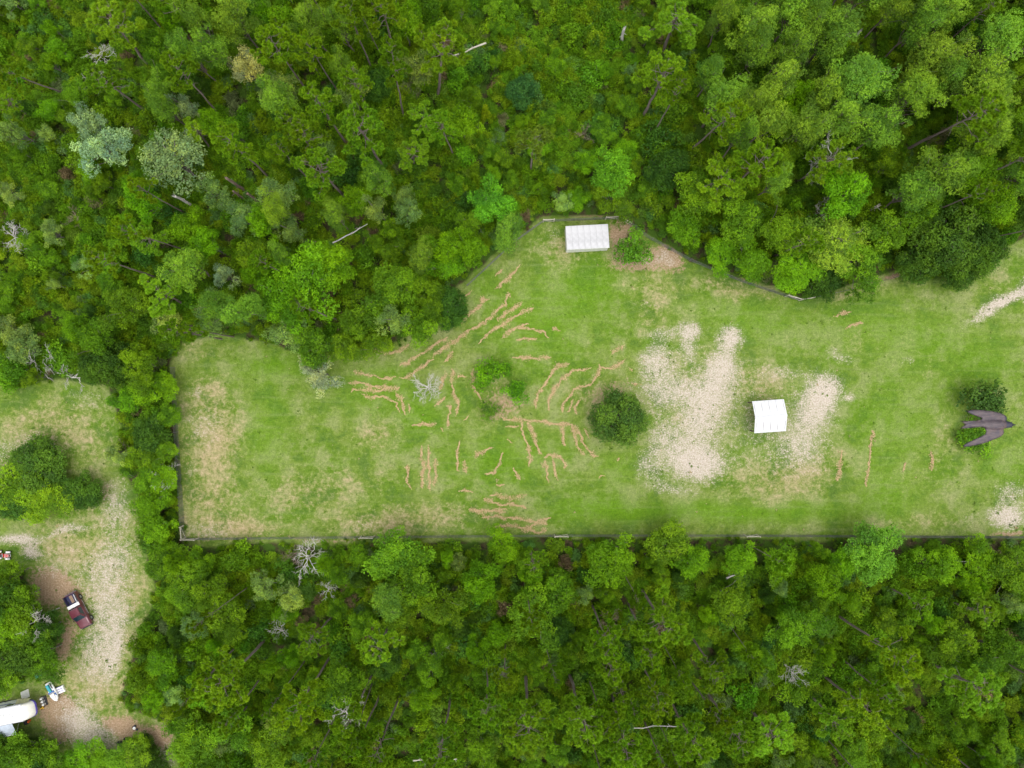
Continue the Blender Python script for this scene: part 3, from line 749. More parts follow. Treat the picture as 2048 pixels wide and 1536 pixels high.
# ---- fillers: more trees of the same kinds between the ones above
frng = random.Random(5)
def zone_kinds(px, py):
    if px > 1380 and py < 480: return 'DDDDMMEKP', (26, 44), 1.0
    if 300 < px <= 960 and py < 720: return 'DDMMMEECPPK', (20, 40), .95
    if px <= 300 and py < 740: return 'MMEMCSK', (14, 28), .6
    if 930 < px <= 1380 and py < 460: return 'MEMMSS', (12, 24), .48
    if px < 340: return 'MKE', (18, 30), .6
    return 'MMMEEPPCMK', (15, 34), .75
tries = 0; made = 0
while tries < 12000 and made < 430:
    tries += 1
    px = frng.uniform(-110, 2160); py = frng.uniform(-110, 1650)
    sd_ = float(clear_sd(np.array([px]), np.array([py]))[0])
    ks, (r0, r1), hf = zone_kinds(px, py)
    rp = frng.uniform(r0, r1)
    if sd_ > -rp * .75: continue
    k = frng.choice(ks)
    ff = {'P': 1.16, 'D': 1.1}.get(k, 1.06)
    if float(clear_sd(np.array([1024 + (px - 1024) * ff]), np.array([768 + (py - 768) * ff]))[0]) > -rp * .6: continue
    x, y, _ = G(px, py)
    rad = rp * S * .93
    ok = True
    for (qx, qy, qr, qk) in PLACED:
        lim = (rad + qr) * (.50 if qk in 'PD' or k in 'PD' else .64)
        if (qx - x) ** 2 + (qy - y) ** 2 < lim * lim: ok = False; break
    if not ok: continue
    h = {'P': 17, 'E': 9, 'C': 8.5, 'D': 14.5, 'M': 8, 'K': 6, 'S': 3}[k] * (hf if k not in 'P' else 1) * frng.uniform(.82, 1.12)
    # only what the photograph can see
    zc = h * .7; f = HC / (HC - zc)
    cx, cy = 1024 + (px - 1024) * f, 768 + (py - 768) * f
    if not (-rp < cx < 2048 + rp and -rp < cy < 1536 + rp) and not (-20 < px < 2068 and -20 < py < 1556): continue
    if near_trunk(cx, cy, rp * .95 + 3): continue
    if abs(cx - 1860) < 55 and abs(cy - 1390) < 45 or abs(cx - 2018) < 55 and abs(cy - 1425) < 65: continue
    n, l, c = KIND[k]
    plant(k, x, y, rad, h, n, None, c, None, lean=(frng.gauss(0, .03), frng.gauss(0, .03)))
    made += 1

# ---- shrubs of the understory, one by one, the largest in view
srng = random.Random(21)
def tree_near(x, y, f=.55):
    return any((qx - x) ** 2 + (qy - y) ** 2 < (qr * f) ** 2 for qx, qy, qr, qk in PLACED if qk not in 'P')
made = 0; tries = 0; SH = []
while made < 285 and tries < 9000:
    tries += 1
    px = srng.uniform(-40, 2090); py = srng.uniform(-40, 1580)
    sd_ = float(clear_sd(np.array([px]), np.array([py]))[0])
    if sd_ > -14: continue
    x, y, _ = G(px, py)
    if tree_near(x, y, .7): continue
    if any((qx - x) ** 2 + (qy - y) ** 2 < 2.3 for qx, qy in SH): continue
    if near_trunk(px, py, 18) or abs(px - 1845) < 50 and abs(py - 1380) < 40 or abs(px - 1990) < 50 and abs(py - 1405) < 60: continue
    SH.append((x, y))
    r = srng.uniform(1.2, 2.3); h = srng.uniform(2.2, 4.4)
    b = srng.random()
    col = (.085 + .06 * b, .24 + .03 * b, .008) if srng.random() < .75 else (.06, .17, .018)
    plant('S', x, y, r, h, 'shrub', None, 'shrub', None, col)
    made += 1

# ---- the rest of the thicket, one mass of low foliage: bushes scattered with geometry nodes
def thicket():
    rng = np.random.default_rng(77)
    n = 16500
    px = rng.uniform(-150, 2200, n); py = rng.uniform(-150, 1690, n)
    sd_ = clear_sd(px, py) + rng.uniform(-6, 6, n)
    x = (px - 1024) * S; y = (768 - py) * S
    bare = blobs(px, py, [(200, 120, 60, 40, 20, .8), (190, 165, 40, 24, 20, .7), (30, 480, 70, 50, 0, .55), (120, 440, 60, 40, 0, .4), (1860, 1390, 60, 50, 0, .7), (2018, 1421, 60, 70, 0, .7), (1180, 424, 110, 12, 0, .95), (1255, 440, 40, 18, 0, .95), (60, 742, 120, 30, 0, 1), (1800, 540, 40, 16, 0, .9), (280, 1280, 24, 30, 0, .7), (1600, 150, 200, 130, 0, .3), (450, 200, 200, 200, 0, .15)])
    keep = (sd_ < -4) & (rng.random(n) > bare)
    x, y, sd_ = x[keep], y[keep], sd_[keep]; n = len(x)
    big = fbm(x * .22, y * .22, 50)
    r = rng.uniform(.75, 1.45, n) * (.75 + .5 * big)
    h = rng.uniform(.7, 1.9, n) + 3.6 * np.clip(big - .36, 0, 1) * rng.uniform(.6, 1.4, n)
    edge = np.clip(-sd_ / 34, .25, 1)
    r *= edge; h *= edge
    me = bpy.data.meshes.new('thicket'); me.vertices.add(n)
    me.vertices.foreach_set('co', np.stack([x, y, np.zeros(n)], -1).astype(np.float32).ravel())
    at = me.attributes.new('size', 'FLOAT_VECTOR', 'POINT'); at.data.foreach_set('vector', np.stack([r / 1.7, r / 1.7, h / 2.6], -1).astype(np.float32).ravel())
    at = me.attributes.new('turn', 'FLOAT_VECTOR', 'POINT'); at.data.foreach_set('vector', np.stack([rng.normal(0, .12, n), rng.normal(0, .12, n), rng.uniform(0, 6.28, n)], -1).astype(np.float32).ravel())
    at = me.attributes.new('pick', 'INT', 'POINT'); at.data.foreach_set('value', rng.integers(0, 6, n).astype(np.int32))
    m, nt, out = new_mat('thicket_foliage')
    oi = nt.nodes.new('ShaderNodeObjectInfo')
    cr = nt.nodes.new('ShaderNodeValToRGB'); cr.color_ramp.interpolation = 'LINEAR'
    cols = [(0, (.058, .140, .012)), (.14, (.086, .205, .006)), (.45, (.108, .235, .005)), (.7, (.145, .258, .005)), (.86, (.178, .280, .007)), (.93, (.085, .215, .035)), (.965, (.11, .20, .06)), (.985, (.17, .13, .065))]
    cr.color_ramp.elements[0].position = 0; cr.color_ramp.elements[0].color = (*cols[0][1], 1)
    cr.color_ramp.elements[1].position = cols[-1][0]; cr.color_ramp.elements[1].color = (*cols[-1][1], 1)
    for p, c in cols[1:-1]:
        e = cr.color_ramp.elements.new(p); e.color = (*c, 1)
    nt.links.new(oi.outputs['Random'], cr.inputs[0])
    ti = nt.nodes.new('ShaderNodeAttribute'); ti.attribute_name = 'tint'
    vm = nt.nodes.new('ShaderNodeVectorMath'); vm.operation = 'SCALE'; nt.links.new(cr.outputs[0], vm.inputs[0]); nt.links.new(ti.outputs['Fac'], vm.inputs['Scale'])
    b = principled(nt, Roughness=.5); b.inputs['Specular IOR Level'].default_value = .12; nt.links.new(vm.outputs[0], b.inputs['Base Color'])
    tr = nt.nodes.new('ShaderNodeBsdfTranslucent'); nt.links.new(mix(nt, 1.0, vm.outputs[0], (1.25, 1.15, .45), 'MULTIPLY'), tr.inputs['Color'])
    ms = nt.nodes.new('ShaderNodeMixShader'); ms.inputs[0].default_value = .3
    nt.links.new(b.outputs[0], ms.inputs[1]); nt.links.new(tr.outputs[0], ms.inputs[2]); nt.links.new(ms.outputs[0], out.inputs[0])
    lib = bpy.data.collections.new('thicket_bushes')
    for i in range(6):
        fm = LIB['S'][i]['crown'].copy(); fm.materials.clear(); fm.materials.append(m)
        lib.objects.link(bpy.data.objects.new('bush_foliage', fm))
    ng = bpy.data.node_groups.new('scatter_bushes', 'GeometryNodeTree')
    ng.interface.new_socket('Geometry', in_out='INPUT', socket_type='NodeSocketGeometry'); ng.interface.new_socket('Geometry', in_out='OUTPUT', socket_type='NodeSocketGeometry')
    N = ng.nodes; L_ = ng.links
    gi = N.new('NodeGroupInput'); go = N.new('NodeGroupOutput')
    ci = N.new('GeometryNodeCollectionInfo'); ci.inputs['Collection'].default_value = lib; ci.inputs['Separate Children'].default_value = True; ci.inputs['Reset Children'].default_value = True
    ip = N.new('GeometryNodeInstanceOnPoints'); ip.inputs['Pick Instance'].default_value = True
    def na(nm, ty):
        a_ = N.new('GeometryNodeInputNamedAttribute'); a_.data_type = ty; a_.inputs['Name'].default_value = nm; return a_.outputs[0]
    e2r = N.new('FunctionNodeEulerToRotation')
    L_.new(gi.outputs[0], ip.inputs['Points']); L_.new(ci.outputs[0], ip.inputs['Instance']); L_.new(na('pick', 'INT'), ip.inputs['Instance Index'])
    L_.new(na('turn', 'FLOAT_VECTOR'), e2r.inputs[0]); L_.new(e2r.outputs[0], ip.inputs['Rotation']); L_.new(na('size', 'FLOAT_VECTOR'), ip.inputs['Scale'])
    L_.new(ip.outputs[0], go.inputs[0])
    o = link('thicket', me); md = o.modifiers.new('scatter', 'NODES'); md.node_group = ng
    tag(o, 'tangled green undergrowth covering the floor of the woods', 'undergrowth', kind='stuff')
thicket()

# ---- tufts and weeds in the meadow and on the sand
def weeds():
    rng = np.random.default_rng(31)
    n = 26000
    px = rng.uniform(-60, 2110, n); py = rng.uniform(420, 1560, n)
    sd_ = clear_sd(px, py); x = (px - 1024) * S; y = (768 - py) * S
    sand = blobs(px, py, SAND)
    patch = fbm(x * .3, y * .3, 91)
    keep = (sd_ > 3) & (rng.random(n) < np.clip(patch * 2.4 - .75, 0, 1) * np.where(sand > .3, .6, .14))
    x, y, sand = x[keep], y[keep], sand[keep]; n = len(x); per = 5
    sz = rng.uniform(.08, .24, n) * np.where(rng.random(n) < .08, 1.6, 1)
    a = rng.uniform(0, 6.28, (n, per)); el = rng.uniform(.25, .9, (n, per))
    D = np.stack([np.cos(a) * np.cos(el), np.sin(a) * np.cos(el), np.sin(el)], -1).reshape(-1, 3)
    C = np.repeat(np.stack([x, y, np.full(n, .01)], -1), per, 0); s_ = np.repeat(sz, per)[:, None]
    side = norm(np.cross(D, np.array([0, 0, 1.]))) * s_ * .22
    V = np.stack([C, C + D * s_ * .55 + side, C + D * s_, C + D * s_ * .55 - side], 1).reshape(-1, 3)
    c = np.where((rng.random(n) < .6)[:, None], np.array([.080, .165, .010]), np.array([.125, .205, .030])) * rng.uniform(.75, 1.25, (n, 1))
    dryw = rng.random(n) < .10
    c[dryw] = np.array([.36, .30, .18])
    col = np.repeat(np.concatenate([c, np.ones((n, 1))], 1), per * 4, 0)
    m_ = len(V)
    me = mesh_np('meadow_weeds', V, [np.arange(m_).reshape(-1, 4)], M_THICK, {'tint': np.ones(m_), 'hue': np.full(m_, .5)}, cols={'leafcol': col})
    tag(link('meadow_weeds', me), 'small grass tufts and weeds dotted over meadow and bare sand', 'weeds', kind='stuff')
weeds()

# ---- broken dead trunks still standing, and fallen ones
def snag(top, base, r, label, mat=None, seed=0):
    k = math.hypot(top[0] - 1024, top[1] - 768) / math.hypot(base[0] - 1024, base[1] - 768)
    h = max(1.6, min(9, HC * (1 - 1 / k)))
    x, y, _ = G(*base)
    o = link('tree_snag', snag_mesh(900 + seed, h, r, mat))
    o.location = (x, y, 0)
    tag(o, label, 'tree stump')
snag((458, 349), (490, 381), .20, 'tall brown snag with whitened tip among three broken trunks', M_DEADB, 1)
snag((501, 379), (525, 409), .17, 'plain brown snag nearest the pale tree among three broken trunks', M_DEADB, 2)
snag((470, 378), (491, 400), .15, 'shortest reddish snag of three broken trunks', M_DEADB, 3)
snag((352, 393), (392, 415), .20, 'lone pale-topped broken trunk standing beside the largest silvery tree', M_DEAD, 4)
snag((1247, 57), (1240, 90), .20, 'grey broken trunk standing alone in the low thicket', M_DEAD, 5)
snag((1755, 413), (1733, 423), .20, 'short sawn pale stump trunk between two bright broadleaf trees', M_POLE, 6)
snag((404, 136), (424, 152), .2, 'short brown broken trunk under feathery trees', M_DEADB, 7)
snag((1720, 62), (1700, 82), .2, 'pale splintered trunk among crowded feathery trees', M_DEAD, 8)

def fallen(a, b, r, label, mat=M_DEAD, za=.3, zb=.3, seed=0):
    rng = np.random.default_rng(950 + seed)
    A = np.array(G(*a, za)); B = np.array(G(*b, zb))
    g = Geo(); P = bent(rng, A, B, 6, .015)
    g.tube(P, r * np.linspace(1.1, .6, 6), 7)
    for _ in range(4):
        t = rng.uniform(.3, .95); c = A + (B - A) * t; L = rng.uniform(.3, .9); az = rng.uniform(0, 6.28)
        g.tube(bent(rng, c, c + [math.cos(az) * L, math.sin(az) * L, rng.uniform(0, .4)], 3, .1), [.03, .022, .01], 4)
    o = link('fallen_log', g.mesh('fallen_log', mat))
    tag(o, label, 'log')
fallen((972, 86), (905, 112), .11, 'long whitish fallen trunk leaning from a pine crown over the thicket', M_POLE, 8.0, 6.0, 1)
fallen((826, 1521), (855, 1520), .10, 'shorter of two pale logs lying end to end', M_POLE, 2.6, 2.6, 2)
fallen((893, 1520), (914, 1518), .11, 'thicker of two pale logs lying end to end', M_POLE, 2.8, 2.8, 3)
fallen((1883, 1121), (1948, 1125), .08, 'thin pale pole of a dead trunk lying along the long fence', M_DEAD, 3.0, 3.2, 4)
fallen((1452, 1157), (1470, 1150), .14, 'short grey log lying in the thicket near the long fence', M_DEAD, 1.6, 1.6, 5)
fallen((665, 486), (735, 448), .08, 'thin grey fallen trunk crossing the thicket', M_DEAD, 3.5, 3.5, 6)
fallen((1268, 1456), (1365, 1452), .06, 'thin grey bough lying across pine trunks', M_DEAD, 7, 7.4, 7)
fallen((610, 495), (632, 483), .09, 'short tan dead log beside a bright broad tree', M_DEADB, 3, 3, 8)
# pale brushwood along the edge of the grassy yard
for i, (px, py, rz, hh) in enumerate(((50, 742, .3, 7), (95, 738, -.2, 6), (10, 735, .1, 6))):
    v = LIB['X'][i % 3]
    x, y, _ = G(px, py)
    e = empty('fallen_dead_tree', (x, y, .7), (R(84), 0, rz + R(90)), (hh / 5.5,) * 3)
    tag(e, 'pale dead tree fallen on its side along the grassy yard', 'dead tree', 'fallen dead trees by the yard')
    for p in ('trunk', 'branches'): link(p, v[p], e)

# ------------------------------------------------------------------ hard-surface helpers
def obj_bm(name, bm, mat, parent=None, bevel=0.0, smooth=False, seg=2):
    if bevel > 0:
        bmesh.ops.bevel(bm, geom=[e for e in bm.edges if e.is_manifold and e.calc_face_angle(0) > .5], offset=bevel, segments=seg, affect='EDGES', profile=.6, clamp_overlap=True)
    bmesh.ops.recalc_face_normals(bm, faces=bm.faces)
    me = bpy.data.meshes.new(name); bm.to_mesh(me); bm.free()
    if smooth:
        for p in me.polygons: p.use_smooth = True
    return link(name, me, parent, mat)

def bx(bm, x0, x1, y0, y1, z0, z1):
    vs = [bm.verts.new((x, y, z)) for z in (z0, z1) for x, y in ((x0, y0), (x1, y0), (x1, y1), (x0, y1))]
    for f in ((3, 2, 1, 0), (4, 5, 6, 7), (0, 1, 5, 4), (1, 2, 6, 5), (2, 3, 7, 6), (3, 0, 4, 7)):
        bm.faces.new([vs[i] for i in f])
    return vs

def box(name, b, mat, parent=None, bevel=0.0):
    bm = bmesh.new(); bx(bm, *b); return obj_bm(name, bm, mat, parent, bevel)

def prism(bm, prof, y0, y1):
    """profile in x,z extruded along y"""
    a = [bm.verts.new((x, y0, z)) for x, z in prof]; b = [bm.verts.new((x, y1, z)) for x, z in prof]
    n = len(prof)
    bm.faces.new(a); bm.faces.new(b[::-1])
    for i in range(n): bm.faces.new((a[i], b[i], b[(i + 1) % n], a[(i + 1) % n]))

def loft(bm, rings, cap=True):
    R_ = [[bm.verts.new(p) for p in r] for r in rings]
    n = len(R_[0])
    for a, b in zip(R_[:-1], R_[1:]):
        for i in range(n): bm.faces.new((a[i], a[(i + 1) % n], b[(i + 1) % n], b[i]))
    if cap: bm.faces.new(R_[0][::-1]); bm.faces.new(R_[-1])

def lathe(bm, prof, k=20, axis='Y', c=(0, 0, 0), closed=False):
    """prof: (radius, along)"""
    rings = []
    for r, t in prof:
        ring = []
        for i in range(k):
            a = 2 * math.pi * i / k
            u, v = r * math.cos(a), r * math.sin(a)
            p = {'Y': (u, t, v), 'Z': (u, v, t), 'X': (t, u, v)}[axis]
            ring.append((p[0] + c[0], p[1] + c[1], p[2] + c[2]))
        rings.append(ring)
    if closed: rings.append(rings[0])
    loft(bm, rings, cap=not closed)
    if closed: bmesh.ops.remove_doubles(bm, verts=bm.verts, dist=1e-5)

def tube_obj(name, P, r, mat, parent=None, k=6):
    g = Geo(); P = np.asarray(P, float); g.tube(P, [r] * len(P), k)
    return link(name, g.mesh(name, mat), parent)

M_WROOF = plain('white_painted_metal', (.57, .58, .60), .42, 0, .12, .6)
M_WROOF2 = plain('weathered_white_metal', (.44, .44, .455), .5, 0, .16, .7)
M_WWALL = plain('white_siding', (.70, .69, .66), .6, 0, .12, 2.0)
M_BROWN = plain('dark_stained_wood', (.10, .075, .06), .8, 0, .3, 5)
M_TRIM = plain('grey_trim', (.18, .17, .2), .6, 0, .2, 5)
M_MAROON = plain('maroon_car_paint', (.115, .022, .036), .32, .1, .12, 2, .5, .6)
M_RUBBER = plain('black_rubber', (.022, .022, .024), .85, 0, .3, 12)
M_STEEL = plain('worn_steel', (.42, .42, .43), .45, .7, .2, 8)
M_GALV = plain('galvanised_wire', (.16, .165, .17), .6, .2, .2, 4)
M_GLASS = plain('dark_tinted_glass', (.012, .03, .04), .08, 0, .1, 2, .8)
M_BLACK = plain('black_plastic', (.025, .025, .028), .6, 0, .3, 8)
M_LINER = plain('dark_blue_bed_liner', (.022, .024, .075), .6, 0, .3, 6)
M_WHITE = plain('white_plastic', (.78, .78, .76), .45, 0, .08, 4)
M_CREAM = plain('cream_fibreglass', (.74, .72, .66), .35, 0, .07, 2, .5, .2)
M_CAMP = plain('white_camper_skin', (.76, .77, .79), .45, 0, .08, 1.2)
M_PURPLE = plain('violet_stripe_paint', (.075, .05, .32), .4, 0, .12, 3)
M_BLUE = plain('blue_plastic', (.02, .10, .36), .4, 0, .15, 5)
M_TEAL = plain('teal_plastic', (.02, .28, .33), .5, 0, .2, 5)
M_CYAN = plain('light_blue_plastic', (.03, .40, .60), .5, 0, .15, 5)
M_YELLOW = plain('yellow_plastic', (.62, .36, .02), .5, 0, .15, 5)
M_ORANGE = plain('orange_plastic', (.62, .12, .02), .5, 0, .15, 5)
M_RED = plain('red_plastic', (.62, .03, .025), .4, 0, .12, 5)
M_CANVAS = plain('blue_grey_canvas', (.44, .50, .58), .8, 0, .15, 2)
M_OLIVE = plain('olive_canvas', (.17, .18, .09), .85, 0, .25, 3)
M_TANBOARD = plain('brown_board', (.28, .19, .13), .8, 0, .25, 6)
M_LAMP = plain('clear_lamp_lens', (.7, .7, .68), .15, 0, .05, 5)
M_TAIL = plain('red_lamp_lens', (.35, .01, .01), .2, 0, .1, 5)

# ------------------------------------------------------------------ metal roofed buildings
def roof_sheet(x0, x1, L, ribs=4, t=.03, mat=None):
    """ribbed sheet, x across, y down the slope from 0 to -L"""
    bm = bmesh.new()
    n = ribs; w = (x1 - x0) / n
    prof = []
    prof = [(x0 + .002, 0), (x1 - .075, 0), (x1 - .06, .014), (x1 - .03, .014), (x1 - .015, 0), (x1 - .002, 0)]
    prof = [(x, z) for x, z in prof]
    low = [(x, z - t * .4) for x, z in prof]
    for ring0, ring1 in ((prof, low),):
        a = [bm.verts.new((x, 0, z)) for x, z in ring0]; b = [bm.verts.new((x, -L, z)) for x, z in ring0]
        c = [bm.verts.new((x, 0, z)) for x, z in ring1]; d = [bm.verts.new((x, -L, z)) for x, z in ring1]
        m = len(a)
        for i in range(m - 1):
            bm.faces.new((a[i], b[i], b[i + 1], a[i + 1])); bm.faces.new((c[i], c[i + 1], d[i + 1], d[i]))
            bm.faces.new((b[i], d[i], d[i + 1], b[i + 1])); bm.faces.new((a[i], a[i + 1], c[i + 1], c[i]))
        bm.faces.new((a[0], c[0], d[0], b[0])); bm.faces.new((a[-1], b[-1], d[-1], c[-1]))
    bmesh.ops.recalc_face_normals(bm, faces=bm.faces)
    me = bpy.data.meshes.new('roof_sheet'); bm.to_mesh(me); bm.free(); me.materials.append(mat)
    return me

def shed():
    W_, D_ = 5.82, 3.28
    x, y, _ = G(1175, 473.5, 2.4)
    t = empty('shed', (x, y, 0), (0, 0, R(2.9)))
    tag(t, 'white metal shed with flat ribbed roof against the woodland fence', 'shed')
    hs_, hn = 2.55, 2.2
    w, d = W_ / 2 - .06, D_ / 2 - .06
    # boarded walls: each plank its own piece
    def wall(nm, p0, p1, z0, z1):
        L = math.hypot(p1[0] - p0[0], p1[1] - p0[1]); n = max(2, round(L / .41)); a = math.atan2(p1[1] - p0[1], p1[0] - p0[0])
        wl_ = empty(nm, (p0[0], p0[1], 0), (0, 0, a)); wl_.parent = t
        bm = bmesh.new(); bm2 = bmesh.new()
        prism(bm2, [(0, .02), (L, .02), (L, z1 - .07), (0, z0 - .07)], .012, .05)
        o = obj_bm('backing', bm2, M_TRIM, wl_); bm.free()
        for i in range(n):
            u0, u1 = L * i / n + .006, L * (i + 1) / n - .006
            zz = lambda u: z0 + (z1 - z0) * u / L - .06
            b = bmesh.new(); prism(b, [(u0, .03), (u1, .03), (u1, zz(u1)), (u0, zz(u0))], -.012, .011)
            obj_bm('siding_panel', b, M_WWALL, wl_)
    wall('wall', (-w, -d), (w, -d), hs_, hs_)
    wall('wall', (w, -d), (w, d), hs_, hn)
    wall('wall', (w, d), (-w, d), hn, hn)
    wall('wall', (-w, d), (-w, -d), hn, hs_)
    rf = empty('roof', (0, -D_ / 2, hs_ + .02), (math.atan2(hn - hs_, D_) , 0, 0)); rf.parent = t
    n = 7; sw = W_ / n; Lr = math.hypot(D_, hs_ - hn)
    me = roof_sheet(0, sw - .004, Lr, mat=M_WROOF2)
    for i in range(n):
        o = link('roof_sheet', me, rf); o.location = (-W_ / 2 + i * sw, Lr, 0)
    box('fascia', (-W_ / 2, W_ / 2, -D_ / 2 - .015, -D_ / 2 + .012, hs_ - .16, hs_ + .012), M_WHITE, t)
    for sx, nm in ((-1, 'barge_board'), (1, 'barge_board')):
        b = bmesh.new()
        prism(b, [(-D_ / 2 + .02, hs_ - .14), (-D_ / 2 + .02, hs_ + .0), (D_ / 2, hn + .0), (D_ / 2, hn - .14)], 0, .02)
        o = obj_bm(nm, b, M_WHITE, t); o.rotation_euler = (0, 0, R(90)); o.location = (sx * (W_ / 2 - .02) + .01, 0, 0)
    for xx in (-1.9, 0, 1.9): box('skid', (xx - .06, xx + .06, -d + .1, d - .1, -.02, .05), M_BROWN, t)
shed()

def hut():
    W_, D_ = 4.36, 4.34
    x, y, _ = G(1539.5, 832.5, 2.5)
    t = empty('gabled_shelter', (x, y, 0), (0, 0, R(4.0)))
    tag(t, 'open pole shelter with bright white gabled metal roof among bare sand patches', 'shelter')
    ez, rz = 2.25, 3.05
    w, d = W_ / 2 - .2, D_ / 2 - .2
    for sx in (-1, 0, 1):
        for sy in (-1, 1): box('post', (sx * w - .07, sx * w + .07, sy * d - .07, sy * d + .07, -.05, ez - .02), M_BROWN, t)
    for sy in (-1, 1): box('eave_beam', (-W_ / 2 + .03, W_ / 2 - .03, sy * d - .05, sy * d + .05, ez - .018, ez + .05), M_BROWN, t)
    for i in range(5):
        xx = -w + i * w / 2
        for sy in (-1, 1):
            P_ = [(xx, sy * (D_ / 2 - .03), ez - .03), (xx, sy * D_ / 4, (ez + rz) / 2 - .03), (xx, 0.02 * sy, rz - .06)]
            tube_obj('rafter', P_, .045, M_BROWN, t, 5)
    ang = math.atan2(rz - ez, D_ / 2); Lr = math.hypot(rz - ez, D_ / 2)
    n = 5; sw = W_ / n; me = roof_sheet(0, sw - .004, Lr, 3, mat=M_WROOF)
    for s in (1, -1):
        rf = empty('roof_slope', (0, 0, rz), (ang, 0, 0 if s > 0 else math.pi)); rf.parent = t
        if s < 0: rf.rotation_euler = (Matrix.Rotation(math.pi, 3, 'Z') @ Matrix.Rotation(ang, 3, 'X')).to_euler()
        for i in range(n):
            o = link('roof_sheet', me, rf); o.location = (-W_ / 2 + i * sw, -.02, 0)
    b = bmesh.new(); c, s_ = math.cos(ang), math.sin(ang)
    prism(b, [(-.16 * c, rz + .045 - .16 * s_), (0, rz + .05), (.16 * c, rz + .045 - .16 * s_), (.16 * c, rz + .035 - .16 * s_), (0, rz + .036), (-.16 * c, rz + .035 - .16 * s_)], -W_ / 2 - .01, W_ / 2 + .01)
    o = obj_bm('ridge_cap', b, M_WROOF, t); o.rotation_euler = (0, 0, R(90))
    for sy in (-1, 1): box('fascia', (-W_ / 2 + .01, W_ / 2 - .01, sy * (D_ / 2 + .005) - .015, sy * (D_ / 2 + .005) + .015, ez - .16, ez - .012), M_TRIM, t)
hut()

# ------------------------------------------------------------------ fences
def wire_fence(name, pts, label, braces, h=1.5, step=3.0, mesh_step=.10, posts=True, group=None):
    """pts ground pixels; braces: list of (index along in metres start, end) drawn with timber"""
    P = [np.array(G(*p)[:2]) for p in pts]
    org = P[0]
    t = empty(name, (org[0], org[1], 0)); tag(t, label, 'fence', group)
    P = [p - org for p in P]
    seg = [(P[i], P[i + 1]) for i in range(len(P) - 1)]
    tot = 0; S_ = []
    for a, b in seg:
        S_.append(tot); tot += np.linalg.norm(b - a)
    def at(s):
        s = min(max(s, 0), tot - 1e-6)
        for i in range(len(seg) - 1, -1, -1):
            if s >= S_[i]:
                a, b = seg[i]; L = np.linalg.norm(b - a); return a + (b - a) * (s - S_[i]) / L
    g = Geo(); r = .008
    # line wires
    for z in np.linspace(.06, h - .06, 9):
        for i, (a, b) in enumerate(seg):
            g.tube(np.array([[*a, z], [*((a + b) / 2), z - .01], [*b, z]]), [r] * 3, 3)
    # stay wires
    n = int(tot / mesh_step)
    V = []; 
    for k in range(n):
        p = at(k * mesh_step)
        V.append((p[0] - r, p[1], .05)); V.append((p[0] + r, p[1], .05)); V.append((p[0] + r, p[1], h - .05)); V.append((p[0] - r, p[1], h - .05))
        V.append((p[0], p[1] - r, .05)); V.append((p[0], p[1] + r, .05)); V.append((p[0], p[1] + r, h - .05)); V.append((p[0], p[1] - r, h - .05))
    V = np.array(V); g.add(V, np.arange(len(V)).reshape(-1, 4))
    link('wire_mesh', g.mesh('wire_mesh', M_GALV, smooth=False), t)
    # steel posts share one mesh
    b = bmesh.new(); bx(b, -.022, .022, -.022, .022, -.2, h + .08)
    bmesh.ops.recalc_face_normals(b, faces=b.faces)
    pm = bpy.data.meshes.new('post'); b.to_mesh(pm); b.free(); pm.materials.append(M_TRIM)
    s = 0.0
    while s <= tot:
        p = at(s)
        if not any(a - .5 < s < e + .5 for a, e in braces):
            o = link('post', pm, t); o.location = (p[0], p[1], 0)
        s += step
    gp = Geo(); gp.tube(np.array([[0, 0, -.2], [0, 0, h * .5], [0, 0, h + .12]]), [.085, .08, .075], 8)
    wp = gp.mesh('timber_post', M_POLE)
    done = set()
    for a, e in braces:
        pa, pe = at(a), at(e)
        for q, ss in ((pa, a), (pe, e)):
            if round(ss, 1) in done: continue
            done.add(round(ss, 1))
            o = link('timber_post', wp, t); o.location = (q[0], q[1], 0)
        d = (pe - pa) / np.linalg.norm(pe - pa)
        A = np.array([*(pa + d * .07), h - .12]); B = np.array([*(pe - d * .07), h - .12])
        tube_obj('brace_rail', [A, (A + B) / 2, B], .065, M_POLE, t, 7)
        A = np.array([*(pa + d * .07), h - .3]); B = np.array([*(pe - d * .07), .15])
        tube_obj('diagonal_brace', [A, (A + B) / 2, B], .035, M_POLE, t, 6)
def plen(pts):
    P = [np.array(G(*p)[:2]) for p in pts]; return [0] + list(np.cumsum([np.linalg.norm(P[i + 1] - P[i]) for i in range(len(P) - 1)]))
SOUTH = [(372, 1076), (740, 1072), (1120, 1069), (1510, 1069), (2160, 1073)]
L = plen(SOUTH)
wire_fence('wire_fence', SOUTH, 'long straight wire fence between the meadow and the woods', [(0, 1.8), (L[1] - 1.2, L[1] + .6), (L[2] - .8, L[2] + 1.0), (L[3] - 1.6, L[3] + .2)])
WEST = [(350, 735), (357, 870), (371, 1074.5)]
L = plen(WEST)
wire_fence('wire_fence', WEST, 'short wire fence between the meadow and the sandy yard', [(L[2] - 1.7, L[2])])
NORTH = [(935, 572), (1030, 484), (1086, 444), (1236, 438), (1266, 453), (1292, 474), (1380, 522), (1480, 563), (1567, 592), (1598, 601), (1640, 593), (1720, 575), (1800, 552)]
L = plen(NORTH)
wire_fence('wire_fence', NORTH, 'bent wire fence running past the white shed along the trees', [(L[2], L[2] + 1.5), (L[3] - 1.8, L[3]), (L[3], L[3] + 1.9), (L[8] + .2, L[9]), (L[9], L[9] + 1.6)])

